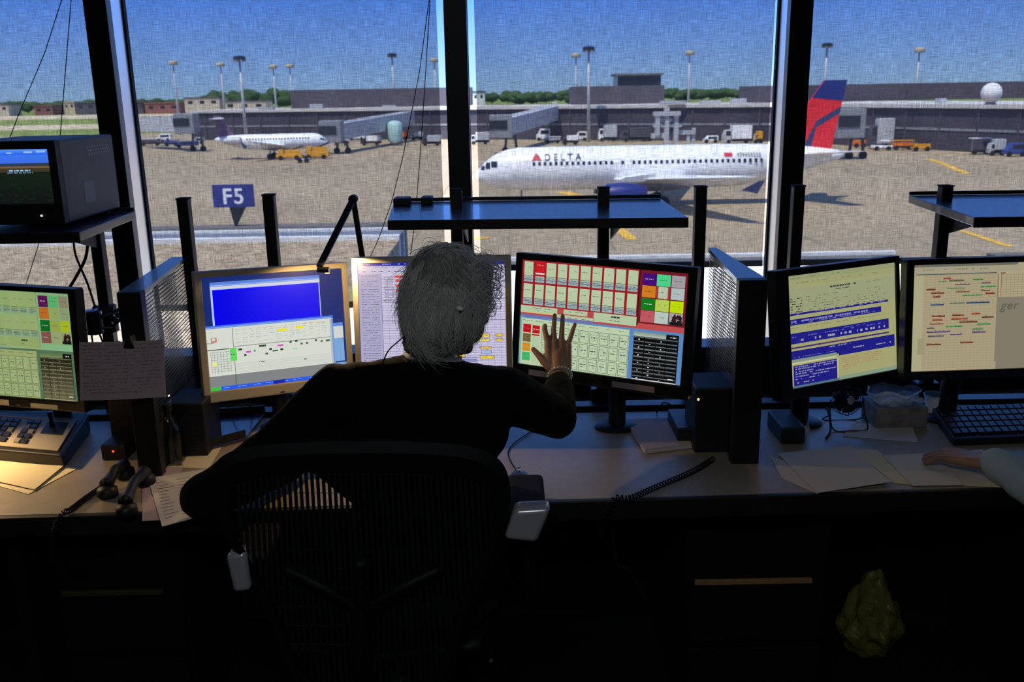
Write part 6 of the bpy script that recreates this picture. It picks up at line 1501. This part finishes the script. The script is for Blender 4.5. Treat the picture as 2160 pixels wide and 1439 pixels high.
        zt0 = .84; yv = math.sqrt(Rf * Rf - (1.35 / 1.03) ** 2)
        def tri(pts, m): pts = [(x_ * .72 + .12, z_ * .74 + .05) for x_, z_ in pts]; MB().prism([T @ Vector((L * .152 + x_, -math.sqrt(Rf * Rf - ((zt0 + z_) / 1.03) ** 2) - .10, zt0 + z_)) for x_, z_ in pts], (0, .02, 0)).build('triangle_emblem', m, e)
        tri([(0, .42), (.55, .05), (.55, .92)][::1] and [(0, .36), (.50, .50), (.50, .95)], 'red'); tri([(1.04, .36), (.54, .50), (.54, .95)], 'darkred'); tri([(0, .28), (.52, .42), (1.04, .28), (1.15, 0), (.52, .16), (-.12, 0)], 'red')
        for k in range(3): MB().prism([T @ Vector((L * .665 + x_, -math.sqrt(Rf * Rf - ((1.0 + z_) / 1.03) ** 2) - .06, 1.0 + z_)) for x_, z_ in ((0, .13 * k), (.8, .13 * k), (.8, .13 * k + .09), (0, .13 * k + .09))], (0, .02, 0)).build('flag_stripe', 'red', e)
        letter('N319NB'[:0] or 'N 3 1 9', .34, L * .70, 1.06, 'dgrey', 'registration', 1.0) if False else None
        mbd = MB()
        for k in range(9): mbd.prism([T @ Vector((L * .70 + k * .26 + x_, -math.sqrt(Rf * Rf - ((1.03 + z_) / 1.03) ** 2) - .06, 1.03 + z_)) for x_, z_ in ((0, 0), (.17, 0), (.17, .26), (0, .26))], (0, .02, 0))
        mbd.build('registration_marks', 'grey', e)
    return e
# airliner : nose towards the left, fuselage parallel to the windows
tx1 = atY(1795, 330, 93.7); tx0 = atY(1002, 350, 93.7); Lp = (tx1.x - tx0.x) * .98
Ta = Matrix.Translation((tx0.x, 93.7, GZ + 1.72 + 2.02))
aircraft(Ta, Lp, 2.02, 'large white airliner with a red and blue tail standing broadside on the apron', 'aircraft', None, 'red', delta=True)
n1 = atZ(692, 312, GZ); n0 = atZ(458, 318, GZ); Dj = 177.0
Lj = abs(atY(692, 300, Dj).x - atY(457, 300, Dj).x)
Tj = Matrix.Translation((atY(692, 300, Dj).x, Dj, GZ + 1.72 + 1.35)) @ Matrix.Rotation(R(180 + 3), 4, 'Z')
aircraft(Tj, Lj, 1.35, 'small white regional jet with yellow loaders parked at the terminal on the left', 'aircraft', None, 'purple', name='regional_jet', finh=3.4, rear_eng=True)
# ------------------------------------------------------------------ sky and sun
w = bpy.data.worlds.new('sky'); bpy.context.scene.world = w; w.use_nodes = True; nt = w.node_tree
bg_ = nt.nodes['Background']; tc = nt.nodes.new('ShaderNodeTexCoord'); sx = nt.nodes.new('ShaderNodeSeparateXYZ'); rp = nt.nodes.new('ShaderNodeValToRGB')
nt.links.new(tc.outputs['Generated'], sx.inputs[0]); nt.links.new(sx.outputs['Z'], rp.inputs['Fac']); nt.links.new(rp.outputs['Color'], bg_.inputs['Color'])
cr = rp.color_ramp; cr.elements[0].position = 0; cr.elements[0].color = (.26, .40, .62, 1); cr.elements[1].position = 1; cr.elements[1].color = (.10, .24, .62, 1)
for p_, c_ in ((.03, (.19, .34, .68, 1)), (.09, (.085, .23, .76, 1)), (.3, (.09, .25, .78, 1))): q_ = cr.elements.new(p_); q_.color = c_
bg_.inputs['Strength'].default_value = 3.1
sun = light('sun', 'SUN', (0, 0, 60), 12, (1, .93, .82), angle=R(.6))
d_ = Vector((.25, .42, -1)).normalized(); sun.rotation_euler = d_.to_track_quat('-Z', 'Y').to_euler()
s1 = light('task_lamp_light', 'SPOT', lc + Vector((.085, -.022, .016)), 5.5, (1, .64, .26), shadow_soft_size=.012, spot_size=R(166), spot_blend=.12)
s2 = light('desk_lamp_light', 'SPOT', (-1.56, 2.38, DZ + .31), 14, (1, .66, .32), spot_size=R(110), spot_blend=.6, shadow_soft_size=.02); aim(s2, (-1.45, 2.25, DZ))

# dim fill panel added behind the camera to lift the dark room
cf = empty('fill_panel', (-.2, -.6, 2.75), 'flat dim fill light panel added behind the viewer', 'fill light')
MB().mm((-.85, -.9, 2.755), (.45, -.3, 2.795)).build('housing', 'grey', cf, bevel=.004)
M['panelglow'] = mat('fill_diffuser', (80, 80, 80), .5, emit=(200, 214, 235), es=.25)
MB().mm((-.82, -.87, 2.748), (.42, -.33, 2.7545)).build('diffuser', 'panelglow', cf)
s3 = light('fill_panel_light', 'AREA', (-.2, -.6, 2.74), 20, (.86, .92, 1), shape='RECTANGLE', size=1.2, size_y=.5)
